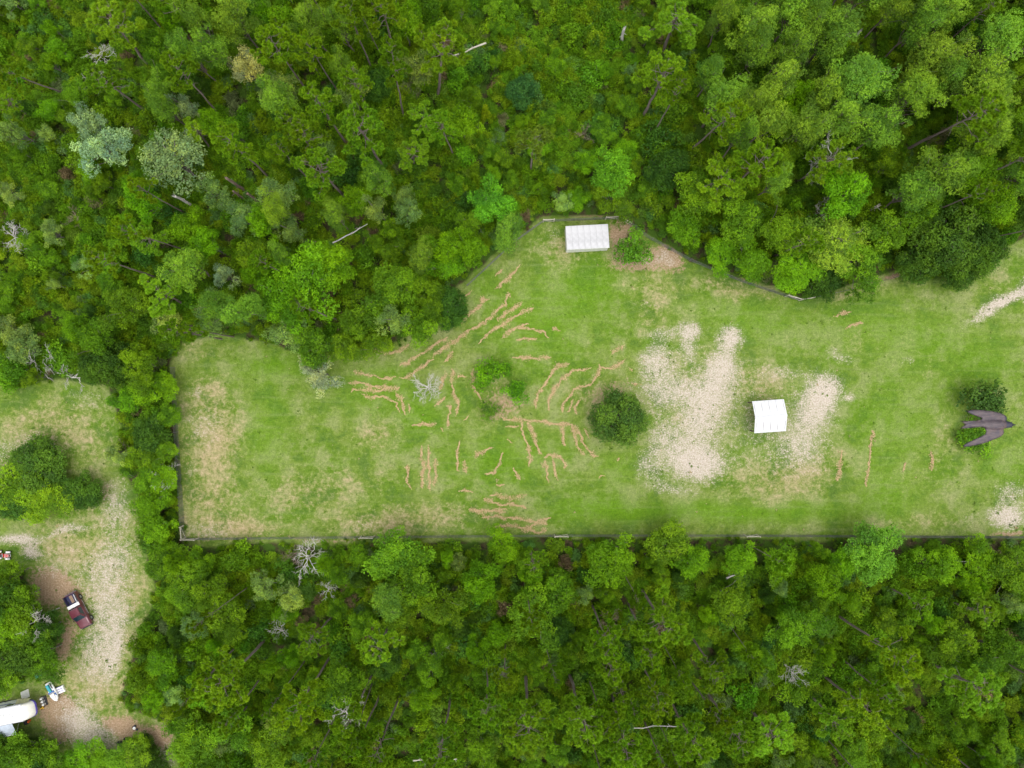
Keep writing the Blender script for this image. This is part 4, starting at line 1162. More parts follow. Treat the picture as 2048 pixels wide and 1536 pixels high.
# ------------------------------------------------------------------ lines of dried clippings left by the mower
WIND5 = '''185,585 270,605 340,600 390,570 415,545|350,680 430,640 510,590 560,545 625,505|350,760 420,725 470,690 520,650 555,635|540,620 600,580 650,545 720,495 790,455 850,425 890,395 915,350 960,310 1000,250|695,300 740,265 765,235
715,420 770,370 830,320 840,280 880,285|600,650 640,620 665,590|805,545 860,500 920,460 970,415 1030,385 1080,360 1135,345|945,515 990,475 1050,450 1100,430|1030,470 1090,465 1150,475 1220,505|920,420 975,370 1020,330 1070,305|1030,525 1100,520 1160,515
1010,620 1080,635 1140,640 1230,625|90,710 150,735 220,740 330,750|50,778 120,775 190,800 300,800|60,820 150,822 240,815 350,808|130,855 250,860 300,870 330,910 350,940|320,835 360,870 375,920 380,965|400,895 405,950|620,720 610,770 590,830|550,915 600,890 620,860
620,905 645,910 635,970 628,1040|665,690 655,780 670,850 690,900 680,970|690,745 750,735|775,700 780,770 800,830 825,890|1340,670 1270,680 1230,730 1210,780 1160,840 1140,930|1460,705 1360,715 1300,750 1250,810 1225,880 1222,940
1660,650 1590,690 1525,690 1510,740 1470,790 1400,810 1350,850 1310,900 1300,950|1400,865 1385,910 1385,960|1365,870 1350,910 1340,950|940,965 975,990 1050,1000 1130,1000 1220,1015 1290,1020 1360,1020|1055,1000 1070,1060 1090,1130 1105,1200 1108,1270|1090,1010 1120,1070 1150,1140 1185,1195
1295,1020 1305,1090 1320,1150|1350,1015 1380,1100 1400,1160 1430,1200|1375,1030 1410,1100 1450,1170 1510,1210|1435,1045 1450,1090|975,1030 1050,1030|1195,1220 1230,1200 1290,1210 1330,1250 1315,1280|1200,1230 1215,1300 1220,1365|1250,1220 1265,1290 1275,1345|1010,1260 1040,1310 1050,1345
700,1120 690,1200 685,1290 700,1300|800,1220 810,1190 860,1170 905,1150|950,1180 940,1240 910,1290 840,1310|390,1255 395,1320 410,1400|475,1150 485,1250 485,1400|520,1150 520,1280 520,1410|555,1220 555,1380|870,1430 950,1445 1030,1440 1080,1425|840,1460 900,1480 1000,1495 1060,1495 1095,1520
700,1410 770,1412|915,1370 970,1375|750,1525 850,1520 970,1530|905,150 950,105|915,230 960,190 1000,150 1050,90|1520,670 1530,700|1585,605 1660,565|420,1030 470,1015 560,1020|590,1030 592,1060|1515,1340 1550,1320|1620,1240 1640,1215|1240,462 1290,462|1690,700 1710,712|1700,775 1750,790|725,1000 755,965|975,1105 1000,1135|730,1230 738,1310'''
WIND8 = '780,30 960,38|830,60 920,70 1000,72 1060,85 1170,90 1225,70|900,122 1090,125 1210,105|1060,145 1150,155 1210,145'
WIND6 = '1165,1050 1155,1150 1130,1290 1120,1380|1505,1165 1510,1220 1505,1290|1000,455 1100,425|985,1180 960,1350|1350,1230 1345,1300|930,385 1040,355'
def straw_mat():
    m, nt, out = new_mat('dry_straw')
    at = nt.nodes.new('ShaderNodeAttribute'); at.attribute_name = 'tint'
    c = mix(nt, at.outputs['Fac'], (.34, .235, .105), (.54, .40, .225))
    b = principled(nt, Roughness=.9); nt.links.new(c, b.inputs['Base Color']); nt.links.new(b.outputs[0], out.inputs[0])
    return m
M_STRAW = straw_mat()
def windrow(P, seed):
    rng = np.random.default_rng(seed)
    P = np.array(P); d = np.linalg.norm(np.diff(P, axis=0), axis=1); cs = np.concatenate([[0], np.cumsum(d)])
    L = cs[-1]; n = int(L * 170)
    s = rng.uniform(0, L, n)
    wd = .045 + .17 * np.clip(fbm(s * 1.3, s * 0 + seed, 3) * 2.4 - .85, .0, 1.1)
    gapn = fbm(s * .55, s * 0 + seed * 3.1, 9)
    endf = np.clip(np.minimum(s, L - s) / .5, .3, 1)
    keep = (rng.random(n) < np.clip(gapn * 3.4 - .4, .6, 1)) & (rng.random(n) < endf)
    s = s[keep]; wd = wd[keep] * endf[keep]; n = len(s)
    x = np.interp(s, cs, P[:, 0]); y = np.interp(s, cs, P[:, 1])
    mx = (fbm(s * .8, s * 0 + seed * 1.7, 21) - .5) * .8 + (vnoise(s * 2.6, s * 0 + seed * 1.7, 23) - .5) * .3; my = (fbm(s * .8, s * 0 + seed * 2.3, 22) - .5) * .8 + (vnoise(s * 2.6, s * 0 + seed * 1.7, 24) - .5) * .3
    x = x + mx + rng.normal(0, 1, n) * wd; y = y + my + rng.normal(0, 1, n) * wd
    z = .02 + np.abs(rng.normal(0, .03, n))
    C = np.stack([x, y, z], -1)
    N = norm(np.array([0, 0, 1.]) + rng.normal(0, .35, (n, 3)))
    V, F = leaf_quads(rng, C, N, .14, .4, .5)
    V[:, 2] = np.maximum(V[:, 2], .006)
    o_ = V.mean(0) * [1, 1, 0]
    me = mesh_np('clippings_line', V - o_, [F], M_STRAW, {'tint': np.repeat(rng.uniform(0, 1, n), 4)})
    o = link('clippings_line', me); o.location = o_
    px, py = o_[0] / S + 1024, 768 - o_[1] / S
    marks = [((853, 780), 'the bare dead tree'), ((1000, 770), 'the three meadow bushes'), ((1232, 833), 'the big round oak'), ((1540, 832), 'the gabled shelter'), ((640, 748), 'the leaning thin tree'), ((1175, 475), 'the white shed'), ((1965, 830), 'the flying bird'), ((960, 1072), 'the long fence'), ((700, 860), 'the tan worn grass'), ((860, 620), 'the projecting edge of the woods')]
    nm = min(marks, key=lambda q: math.hypot(q[0][0] - px, q[0][1] - py))[1]
    ln = 'short' if L < 3.2 else ('long' if L > 8 else 'middling')
    dx, dy = P[-1] - P[0]
    chord = math.hypot(dx, dy)
    cv = 'curved' if chord < L * .94 else 'straight'
    dr = 'along' if abs(dx) > 2 * abs(dy) else ('square to' if abs(dy) > 2 * abs(dx) else 'slanting to')
    tag(o, f'{ln} {cv} clippings line near {nm}, {dr} the long fence', 'clippings', 'dry clippings near ' + nm)
q = 0
for txt, (ox, oy) in ((WIND5, (680, 500)), (WIND8, (680, 1011)), (WIND6, (1348, 500))):
    for ln in txt.replace('\n', '|').split('|'):
        pts = [tuple(float(v) for v in p.split(',')) for p in ln.split()]
        P = [G(ox + a * .34180, oy + b * .34180)[:2] for a, b in pts]
        windrow(P, q + 1); q += 1

# ------------------------------------------------------------------ wheels
def wheel(parent, x, y, r, w, rimmat=M_STEEL, side=1):
    we = empty('wheel', (x, y, r)); we.parent = parent
    b = bmesh.new()
    lathe(b, [(r * .62, -w / 2), (r * .9, -w / 2), (r, -w * .36), (r, w * .36), (r * .9, w / 2), (r * .62, w / 2)], 22, closed=True)
    obj_bm('tyre', b, M_RUBBER, we, smooth=False)
    b = bmesh.new(); lathe(b, [(r * .615, -w * .42), (r * .615, w * .3), (r * .5, w * .36), (r * .22, w * .22), (r * .12, w * .34), (.005, w * .36)], 20)
    o = obj_bm('rim', b, rimmat, we)
    if side < 0: o.rotation_euler = (0, 0, math.pi)
    return we

# ------------------------------------------------------------------ maroon pickup
def pickup():
    t = empty('pickup_truck', (-60.26, -31.48, 0), (0, 0, R(-62)))
    tag(t, 'maroon pickup truck with white toolbox across its bed on the sandy yard', 'pickup truck')
    hw = .91
    def ring(x, z0, z1, w, wt):
        return [(x, -w, z0), (x, -w * 1.01, (z0 + z1) / 2), (x, -w * .985, z1 - .1), (x, -wt, z1), (x, wt, z1), (x, w * .985, z1 - .1), (x, w * 1.01, (z0 + z1) / 2), (x, w, z0)]
    b = bmesh.new()      # front end and doors up to the belt line
    loft(b, [ring(-.58, .42, 1.10, .9, .80), ring(.2, .42, 1.11, hw, .80), ring(1.22, .42, 1.10, hw, .80), ring(1.9, .46, 1.06, .89, .76), ring(2.38, .52, 1.0, .85, .70), ring(2.47, .56, .92, .82, .66)])
    obj_bm('body', b, M_MAROON, t, .015, True)
    # bonnet skin, slightly proud
    b = bmesh.new(); P = [(1.30, -.70, 1.113), (1.30, .70, 1.113), (2.36, .62, 1.012), (2.36, -.62, 1.012)]
    loft(b, [P, [(x, y, z + .02) for x, y, z in P]]); obj_bm('bonnet', b, M_MAROON, t, .012)
    # cab
    b = bmesh.new()
    base = [(-.58, -.84), (1.28, -.84), (1.28, .84), (-.58, .84)]; top = [(-.46, -.68), (.62, -.68), (.62, .68), (-.46, .68)]
    loft(b, [[(x, y, 1.09) for x, y in base], [(x, y, 1.70) for x, y in top], [(x * .98 + .01, y * .94, 1.76) for x, y in top]])
    obj_bm('cab', b, M_MAROON, t, .02)
    def pane(nm, q, push):
        q = [Vector(p) for p in q]; n = (q[1] - q[0]).cross(q[3] - q[0]).normalized() * push
        b = bmesh.new(); loft(b, [[tuple(p) for p in q], [tuple(p + n) for p in q]]); return obj_bm(nm, b, M_GLASS, t)
    def lerp(a, c, f): return tuple(a[i] + (c[i] - a[i]) * f for i in range(3))
    def face(i, j, u0, u1, v0, v1):
        A, B = (*base[i], 1.09), (*base[j], 1.09); C, D = (*top[i], 1.70), (*top[j], 1.70)
        def pt(u, v): return lerp(lerp(A, B, u), lerp(C, D, u), v)
        return [pt(u0, v0), pt(u1, v0), pt(u1, v1), pt(u0, v1)]
    pane('windshield', face(1, 2, .06, .94, .06, .95), .012)
    pane('rear_window', face(3, 0, .1, .9, .15, .9), .012)
    pane('side_window', face(0, 1, .12, .78, .1, .9), .012); pane('side_window', face(2, 3, .22, .88, .1, .9), .012)
    # bed: floor, sides, headboard, tailgate
    box('bed_floor', (-2.5, -.6, -.78, .78, .60, .66), M_LINER, t)
    for s in (-1, 1):
        b = bmesh.new(); y0, y1 = (.80, .91) if s > 0 else (-.91, -.80)
        bx(b, -2.52, -.6, y0, y1, .46, 1.12); obj_bm('bed_side', b, M_MAROON, t, .02)
        box('bed_rail', (-2.5, -1.12, s * .855 - .05, s * .855 + .05, 1.123, 1.15), M_BLACK, t, .008)
        box('inner_liner', (-2.47, -.66, s * .79 - .008, s * .79 + .008, .66, 1.10), M_LINER, t)
        b = bmesh.new(); bx(b, .98, 1.1, s * .95 - .07, s * .95 + .07, 1.12, 1.28); obj_bm('mirror', b, M_BLACK, t, .02)
        b = bmesh.new(); bx(b, 2.40, 2.475, s * .62 - .14, s * .62 + .14, .72, .88); obj_bm('headlight', b, M_LAMP, t, .01)
        b = bmesh.new(); bx(b, -2.545, -2.50, s * .86 - .045, s * .86 + .045, .72, 1.02); obj_bm('tail_light', b, M_TAIL, t, .006)
        box('door_handle', (-.35, -.2, s * .922 - .01, s * .922 + .01, .93, .96), M_BLACK, t)
        box('sill_trim', (-1.1, 1.0, s * .925 - .015, s * .925 + .015, .44, .50), M_STEEL, t, .005)
    box('headboard', (-.66, -.60, -.78, .78, .66, 1.12), M_MAROON, t, .01)
    box('tailgate', (-2.54, -2.47, -.79, .79, .62, 1.11), M_MAROON, t, .015)
    b = bmesh.new(); bx(b, -2.68, -2.56, -.86, .86, .46, .62); obj_bm('rear_bumper', b, M_TRIM, t, .03)
    b = bmesh.new(); loft(b, [[(2.46, y, z) for y, z in ((-.88, .46), (.88, .46), (.88, .66), (-.88, .66))], [(2.62, y, z) for y, z in ((-.78, .48), (.78, .48), (.78, .64), (-.78, .64))]]); obj_bm('front_bumper', b, M_BLACK, t, .03)
    box('grille', (2.47, 2.495, -.45, .45, .70, .88), M_BLACK, t, .004)
    tb = box('toolbox', (-1.10, -.68, -.86, .86, .92, 1.19), M_WHITE, t, .015)
    box('lid', (-1.11, -.67, -.87, .87, 1.192, 1.215), M_WHITE, tb, .006)
    box('chassis', (-2.4, 2.3, -.42, .42, .32, .46), M_BLACK, t)
    for x in (-1.58, 1.68):
        for s in (-1, 1):
            wheel(t, x, s * .83, .38, .26, M_STEEL, s)
            b = bmesh.new(); lathe(b, [(.36, s * .905), (.47, s * .905), (.47, s * .935), (.36, s * .935)], 20, c=(x, 0, .42), closed=True)
            bmesh.ops.bisect_plane(b, geom=b.verts[:] + b.edges[:] + b.faces[:], plane_co=(0, 0, .44), plane_no=(0, 0, -1), clear_outer=True)
            obj_bm('wheel_arch', b, M_MAROON, t)
    # load in the bed
    M = Matrix.Translation(t.location) @ Matrix.Rotation(R(-62), 4, 'Z')
    o = tube_obj('bent_pipe', [(-2.3, .42, .72), (-1.7, .38, .72), (-1.24, .36, .72), (-1.2, .55, .72)], .05, M_WHITE)
    o.matrix_world = M; tag(o, 'white bent pipe lying in the maroon pickup bed', 'pipe')
    b = bmesh.new(); bx(b, -2.35, -1.3, -.32, .12, .665, .70); o = obj_bm('board', b, M_TANBOARD, None, .004)
    o.matrix_world = M; tag(o, 'brown board lying in the maroon pickup bed', 'board')
pickup()

# ------------------------------------------------------------------ camper
def camper():
    x, y, _ = G(73.5, 1414.0, 1.75)
    t = empty('camper_trailer', (x, y, 0), (0, 0, R(11.2)))
    tag(t, 'white camper trailer with overhanging cream nose and violet stripe in the yard', 'camper')
    hw = 1.17
    def plan(z, inset, nose):
        pts = []
        for k in range(17):
            th = -math.pi / 2 + math.pi * k / 16
            pts.append((-1.15 + (1.15 + nose - inset) * max(0, math.cos(th)) ** .62, (hw - inset) * math.copysign(abs(math.sin(th)) ** .55, math.sin(th)), z))
        return pts
    b = bmesh.new()
    loft(b, [plan(1.50, .10, -.22), plan(1.62, .02, -.04), plan(1.86, 0, 0), plan(2.3, .02, -.17), plan(2.75, .05, -.42), plan(3.02, .10, -.66), plan(3.16, .22, -.86)])
    obj_bm('nose_cap', b, M_CREAM, t, 0, True)
    b = bmesh.new(); loft(b, [plan(1.66, .004, -.02), plan(1.72, -.02, .02), plan(1.94, -.02, -.005), plan(1.98, .012, -.03)], cap=False); obj_bm('stripe', b, M_PURPLE, t)
    b = bmesh.new()
    def sec(x, top=3.24):
        return [(x, -hw, 1.48), (x, -hw, 2.95), (x, -hw + .06, 3.1), (x, -hw + .2, top - .03), (x, 0, top), (x, hw - .2, top - .03), (x, hw - .06, 3.1), (x, hw, 2.95), (x, hw, 1.48)]
    loft(b, [sec(-1.13, 3.2), sec(-1.4), sec(-4.0), sec(-8.0)])
    obj_bm('upper_body', b, M_CAMP, t)
    box('lower_body', (-7.96, -2.3, -hw + .01, hw - .01, .5, 1.475), M_CAMP, t)
    for s in (-1, 1):
        box('side_stripe', (-7.9, -1.16, s * (hw + .008) - .007, s * (hw + .008) + .007, 1.70, 1.95), M_PURPLE, t)
        box('window', (-3.6, -2.5, s * (hw + .012) - .012, s * (hw + .012) + .012, 2.05, 2.7), M_GLASS, t, .01)
        box('drip_rail', (-7.9, -1.2, s * (hw + .02) - .02, s * (hw + .02) + .02, 2.9, 2.95), M_TRIM, t)
        for wx in (-4.9, -5.7): wheel(t, wx, s * 1.08, .36, .2, M_STEEL, s)
        tube_obj('landing_leg', [(-2.0, s * .8, .0), (-2.0, s * .8, .8), (-2.0, s * .8, 1.5)], .05, M_BLACK, t)
    dr = box('door', (-3.2, -2.5, hw + .001, hw + .03, .6, 1.98), M_CAMP, t, .008); box('handle', (-2.65, -2.6, hw + .031, hw + .06, 1.2, 1.32), M_BLACK, dr)
    for xx in (-2.6, -4.8):
        v = box('roof_vent', (xx - .2, xx + .2, -.2, .2, 3.24, 3.34), M_WHITE, t, .03); box('rim', (xx - .24, xx + .24, -.24, .24, 3.23, 3.25), M_TRIM, v)
    b = bmesh.new(); bx(b, -4.35, -3.45, -.33, .33, 3.235, 3.46); obj_bm('air_conditioner', b, M_WHITE, t, .07)
    for k in range(4):          # dark louvres across the nose
        yy = -.45 + k * .27; xx = -.62 - .05 * abs(k - 1.5)
        o = box('louvre', (-.03, .03, -.07, .07, -.01, .012), M_TRIM, t, .005); o.location = (xx, yy, 2.70 + (-.62 - xx) * .8); o.rotation_euler = (0, R(48), 0)
    b = bmesh.new(); bx(b, -.05, .05, -.3, .3, -.02, .02); o = obj_bm('nose_window', b, M_TRIM, t, .015); o.location = (-.33, .12, 2.32); o.rotation_euler = (0, R(58), 0)
    tube_obj('seam', [(-1.14, -hw - .004, 1.7), (-1.14, -hw + .02, 3.0), (-1.14, -.7, 3.2), (-1.14, .7, 3.2), (-1.14, hw - .02, 3.0), (-1.14, hw + .004, 1.7)], .015, M_TRIM, t)
    tube_obj('antenna', [(-2.9, .55, 3.25), (-2.6, .7, 3.28), (-1.9, .6, 3.28)], .02, M_TRIM, t)
    b = bmesh.new(); bx(b, -1.3, -.5, -.2, .2, 1.05, 1.49); obj_bm('hitch_pin_box', b, M_BLACK, t, .04)
    # awning on the far side, canvas with its arms
    b = bmesh.new(); ya = -hw - .02
    q = [(-7.7, ya, 2.9), (-2.9, ya, 2.9), (-2.9, ya - 1.7, 2.45), (-7.7, ya - 1.7, 2.45)]
    loft(b, [q, [(x_, y_, z_ - .015) for x_, y_, z_ in q]]); aw = obj_bm('awning', b, M_CANVAS, t)
    tube_obj('roller', [(-7.75, ya - 1.72, 2.45), (-4, ya - 1.72, 2.44), (-2.85, ya - 1.72, 2.45)], .05, M_WHITE, aw)
    for xx in (-7.6, -2.95): tube_obj('arm', [(xx, ya + .01, 1.2), (xx, ya - .9, 1.9), (xx, ya - 1.7, 2.4)], .025, M_STEEL, aw)
    # small olive canopy over the near side
    q = [(-2.1, hw + .03, 2.75), (-.55, hw - .02, 2.6), (-.1, hw + .36, 2.3), (-1.95, hw + .62, 2.35)]
    b = bmesh.new(); loft(b, [q, [(x_, y_, z_ - .02) for x_, y_, z_ in q]]); cn = obj_bm('canopy', b, M_OLIVE, t)
    for p0, p1 in (((-2.0, hw, 1.9), (-1.93, hw + .6, 2.33)), ((-1.0, hw - .02, 1.9), (-.15, hw + .34, 2.28))): tube_obj('strut', [p0, [(p0[i] + p1[i]) / 2 for i in range(3)], p1], .02, M_STEEL, cn)
camper()

def bottles():
    x, y, _ = G(84, 1404, .5)
    t = empty('gas_bottle_rack', (x, y, 0), (0, 0, R(14))); tag(t, 'dark rack holding three white gas bottles in front of the camper nose', 'gas bottles')
    box('tray', (-.3, .42, -.66, .66, .0, .12), M_BLACK, t, .02)
    for xx in (.38,): tube_obj('rail', [(xx, -.62, .1), (xx, -.6, .7), (xx, .6, .7), (xx, .62, .1)], .03, M_BLACK, t)
    for k in range(3):
        b = bmesh.new(); lathe(b, [(.15, .13), (.17, .17), (.17, .55), (.12, .66), (.05, .69), (.05, .76)], 16, 'Z', (-.05 + .05 * k, .44 - .42 * k, 0)); obj_bm('gas_bottle', b, M_WHITE, t, 0, True)
bottles()

def put(nm, px, py, ang, label, cat, z=0.0):
    x, y, _ = G(px, py, z)
    t = empty(nm, (x, y, 0), (0, 0, R(ang))); tag(t, label, cat); return t

# ------------------------------------------------------------------ jet ski
def jetski():
    t = put('jet_ski', 104, 1384, -58, 'white and blue jet ski parked beside the camper tow bar', 'jet ski', .6)
    def sec(x, w, z0, z1):
        return [(x, 0, z0), (x, -w * .7, z0 + .12), (x, -w, (z0 + z1) * .5 + .05), (x, -w * .8, z1), (x, 0, z1 + .05), (x, w * .8, z1), (x, w, (z0 + z1) * .5 + .05), (x, w * .7, z0 + .12)]
    b = bmesh.new(); loft(b, [sec(-1.4, .46, .22, .52), sec(-.9, .54, .18, .56), sec(0, .56, .18, .66), (sec(.7, .50, .20, .78)), sec(1.15, .32, .28, .80), sec(1.38, .10, .42, .74), sec(1.43, .03, .5, .70)])
    obj_bm('hull', b, M_WHITE, t, 0, True)
    b = bmesh.new(); loft(b, [sec(.05, .36, .66, .86), sec(.55, .34, .74, .98), sec(1.0, .2, .76, .92), sec(1.25, .08, .76, .84)]); obj_bm('bonnet', b, M_WHITE, t, 0, True)
    b = bmesh.new(); bx(b, -.12, .16, -.40, .40, .72, .84); obj_bm('console', b, M_BLUE, t, .05)
    b = bmesh.new(); bx(b, -1.15, -.10, -.17, .17, .58, .90); obj_bm('seat', b, M_TEAL, t, .06)
    for s in (-1, 1): box('footwell', (-1.2, -.15, s * .33 - .09, s * .33 + .09, .555, .63), M_BLACK, t)
    tube_obj('handlebar', [(.1, -.38, .98), (.18, 0, 1.02), (.1, .38, .98)], .025, M_BLACK, t)
    b = bmesh.new(); bx(b, .3, .75, .28, .46, .70, .76); obj_bm('decal', b, M_BLUE, t, .01)
    for xx in (-.9, .7): box('bunk', (xx - .08, xx + .08, -.5, .5, -.01, .22), M_BROWN, t)
jetski()

def pallet():
    t = put('slatted_crate', 117.5, 1381, 22, 'low white slatted crate lying beside the jet ski', 'crate', .3)
    box('frame', (-.68, .68, -.46, .46, 0, .26), M_PURPLE, t, .02)
    for yy in (-.33, -.02, .30): box('slat', (-.66, .62, yy - .11, yy + .11, .265, .31), M_WHITE, t, .012)
    box('end_board', (.64, .74, -.48, .48, .02, .33), M_WHITE, t, .012)
pallet()

# ------------------------------------------------------------------ quad bike
def quad():
    t = put('quad_bike', 7, 1110, -4, 'red quad bike with white racks on the sandy track', 'quad bike', .4)
    for x in (-.62, .62):
        for s in (-1, 1): wheel(t, x, s * .46, .29, .24, M_STEEL, s)
    b = bmesh.new(); loft(b, [[(-.85, y, z) for y, z in ((-.2, .42), (.2, .42), (.22, .72), (-.22, .72))], [(0, y, z) for y, z in ((-.17, .36), (.17, .36), (.17, .66), (-.17, .66))], [(.45, y, z) for y, z in ((-.24, .4), (.24, .4), (.22, .86), (-.22, .86))], [(.88, y, z) for y, z in ((-.18, .44), (.18, .44), (.16, .72), (-.16, .72))]])
    obj_bm('body', b, M_RED, t, .03)
    for x in (-.62, .62):
        for s in (-1, 1):
            b = bmesh.new(); lathe(b, [(.33, s * .34), (.36, s * .34), (.36, s * .58), (.33, s * .58)], 16, c=(x, 0, .30), closed=True)
            bmesh.ops.bisect_plane(b, geom=b.verts[:] + b.edges[:] + b.faces[:], plane_co=(0, 0, .44), plane_no=(0, 0, -1), clear_outer=True)
            obj_bm('mudguard', b, M_WHITE, t)
    b = bmesh.new(); bx(b, -.6, .12, -.16, .16, .70, .82); obj_bm('seat', b, M_BLACK, t, .05)
    tube_obj('handlebar', [(.18, -.36, 1.0), (.28, 0, 1.02), (.18, .36, 1.0)], .022, M_WHITE, t)
    tube_obj('steering_column', [(.5, 0, .8), (.38, 0, .92), (.28, 0, 1.0)], .03, M_BLACK, t)
    for x0, x1, nm in ((.5, 1.0, 'front_rack'), (-1.0, -.55, 'rear_rack')):
        g = Geo()
        for yy in np.linspace(-.32, .32, 5): g.tube(np.array([[x0, yy, .88], [(x0 + x1) / 2, yy, .88], [x1, yy, .88]]), [.014] * 3, 5)
        for xx in (x0, x1): g.tube(np.array([[xx, -.34, .88], [xx, 0, .885], [xx, .34, .88]]), [.018] * 3, 5)
        for xx in (x0 + .1, x1 - .1):
            for yy in (-.16, .16): g.tube(np.array([[xx, yy, .6], [xx, yy, .75], [xx, yy, .88]]), [.014] * 3, 5)
        link(nm, g.mesh(nm, M_WHITE), t)
    tube_obj('bumper_bar', [(.85, -.22, .5), (1.08, -.2, .62), (1.1, .2, .62), (.85, .22, .5)], .025, M_WHITE, t)
    tube_obj('axle', [(.62, -.44, .29), (.62, 0, .3), (.62, .44, .29)], .04, M_BLACK, t); tube_obj('axle', [(-.62, -.44, .29), (-.62, 0, .3), (-.62, .44, .29)], .04, M_BLACK, t)
quad()

# ------------------------------------------------------------------ small things lying in the yard
def tyre(px, py, z, tilt, label):
    x, y, _ = G(px, py)
    b = bmesh.new(); lathe(b, [(.2, -.1), (.3, -.12), (.37, -.08), (.37, .08), (.3, .12), (.2, .1)], 24, 'Z', closed=True)
    o = obj_bm('tyre', b, M_RUBBER, None, .01); o.location = (x, y, z); o.rotation_euler = (tilt, 0, .4); tag(o, label, 'tyre')
tyre(252.5, 1479, .12, 0, 'black tyre lying flat on the earth')
tyre(241, 1484, .25, R(38), 'black tyre propped at a slant beside the flat tyre')
t = put('bucket', 270, 1452, 0, 'dark blue bucket with white lid half off near the tyres', 'bucket')
b = bmesh.new(); lathe(b, [(.16, 0), (.2, .4), (.185, .4), (.15, .03), (.01, .03)], 18, 'Z'); obj_bm('pail', b, M_LINER, t)
b = bmesh.new(); lathe(b, [(.2, .41), (.21, .42), (.2, .44), (.01, .45)], 18, 'Z', (.1, -.12, 0)); obj_bm('lid', b, M_WHITE, t)
b = bmesh.new(); lathe(b, [(.02, -.14), (.1, -.12), (.15, 0), (.1, .12), (.02, .14)], 14, 'Z'); o = obj_bm('ball', b, M_LINER, None, 0, True); o.location = (*G(275, 1458)[:2], .14); tag(o, 'dark ball on the ground below the blue bucket', 'ball')
def crumple(nm, px, py, r, mat, label, cat, seed, h=.35, asp=1.4):
    rng = np.random.default_rng(seed)
    n = 9; u = np.linspace(-1, 1, n); U, Vv = np.meshgrid(u, u)
    Z = h * (1 - .6 * np.abs(U)) * rng.uniform(.3, 1, (n, n)); Z[0] = Z[-1] = .01; Z[:, 0] = Z[:, -1] = .01
    X = U * r * asp + rng.normal(0, r * .08, (n, n)); Y = Vv * r + rng.normal(0, r * .08, (n, n))
    V = np.stack([X, Y, Z], -1).reshape(-1, 3); V2 = V - [0, 0, .006]
    idx = np.arange(n * n).reshape(n, n)
    F = np.stack([idx[:-1, :-1], idx[:-1, 1:], idx[1:, 1:], idx[1:, :-1]], -1).reshape(-1, 4)
    me = mesh_np(nm, np.vstack([V, V2]), [np.vstack([F, F[:, ::-1] + n * n])], mat)
    o = link(nm, me); o.location = (*G(px, py)[:2], .01); o.rotation_euler = (0, 0, .5); tag(o, label, cat)
crumple('tarpaulin', 76, 1350, .32, M_TEAL, 'crumpled teal tarpaulin at the foot of the trees by the camper', 'tarpaulin', 1, .5)
t = put('tub', 106, 1266, 20, 'light blue plastic tub at the foot of trees near the maroon pickup', 'tub')
b = bmesh.new(); loft(b, [[(x, y, 0) for x, y in ((-.2, -.13), (.2, -.13), (.2, .13), (-.2, .13))], [(x, y, .3) for x, y in ((-.26, -.18), (.26, -.18), (.26, .18), (-.26, .18))], [(x, y, .3) for x, y in ((-.22, -.15), (.22, -.15), (.22, .15), (-.22, .15))], [(x, y, .04) for x, y in ((-.17, -.1), (.17, -.1), (.17, .1), (-.17, .1))]]); obj_bm('basin', b, M_CYAN, t, .01)
b = bmesh.new(); bx(b, -.27, .27, -.195, -.17, .27, .30); obj_bm('rim', b, M_CYAN, t, .006)
t = put('ride_on_toy', 87, 1414, 30, 'little yellow ride-on toy by the camper tow bar', 'toy')
b = bmesh.new(); bx(b, -.3, .2, -.09, .09, .16, .32); obj_bm('body', b, M_YELLOW, t, .04)
b = bmesh.new(); bx(b, .12, .26, -.2, .2, .36, .41); obj_bm('handlebar', b, M_YELLOW, t, .02)
b = bmesh.new(); bx(b, .16, .22, -.03, .03, .3, .37); obj_bm('stem', b, M_YELLOW, t)
for wx, wy in ((.2, 0), (-.24, .15), (-.24, -.15)): wheel(t, wx, wy, .1, .07, M_YELLOW)
t = put('fuel_can', 60, 1441, 60, 'orange fuel can standing by the camper nose', 'fuel can')
b = bmesh.new(); bx(b, -.2, .2, -.12, .12, 0, .36); obj_bm('can', b, M_ORANGE, t, .04)
tube_obj('spout', [(.12, 0, .35), (.2, 0, .42), (.3, 0, .46)], .025, M_BLACK, t)
tube_obj('handle', [(-.15, 0, .36), (-.1, 0, .44), (.05, 0, .44), (.08, 0, .36)], .02, M_ORANGE, t)
crumple('rubbish_bag', 53, 1445, .28, M_BLACK, 'black rubbish bag beside the orange fuel can', 'bag', 3, .5, 1.2)
t = put('leaning_board', 49.5, 1389, 100, 'pale grey board standing propped beside the camper canopy', 'board', .5)
b = bmesh.new(); q = [(-.55, -.25, .0), (.55, -.25, .0), (.55, .2, .95), (-.55, .2, .95)]; loft(b, [q, [(x, y - .03, z + .015) for x, y, z in q]]); obj_bm('panel', b, M_WHITE, t)
for xx in (-.4, .4): tube_obj('prop', [(xx, .5, .0), (xx, .35, .4), (xx, .17, .86)], .025, M_BROWN, t)

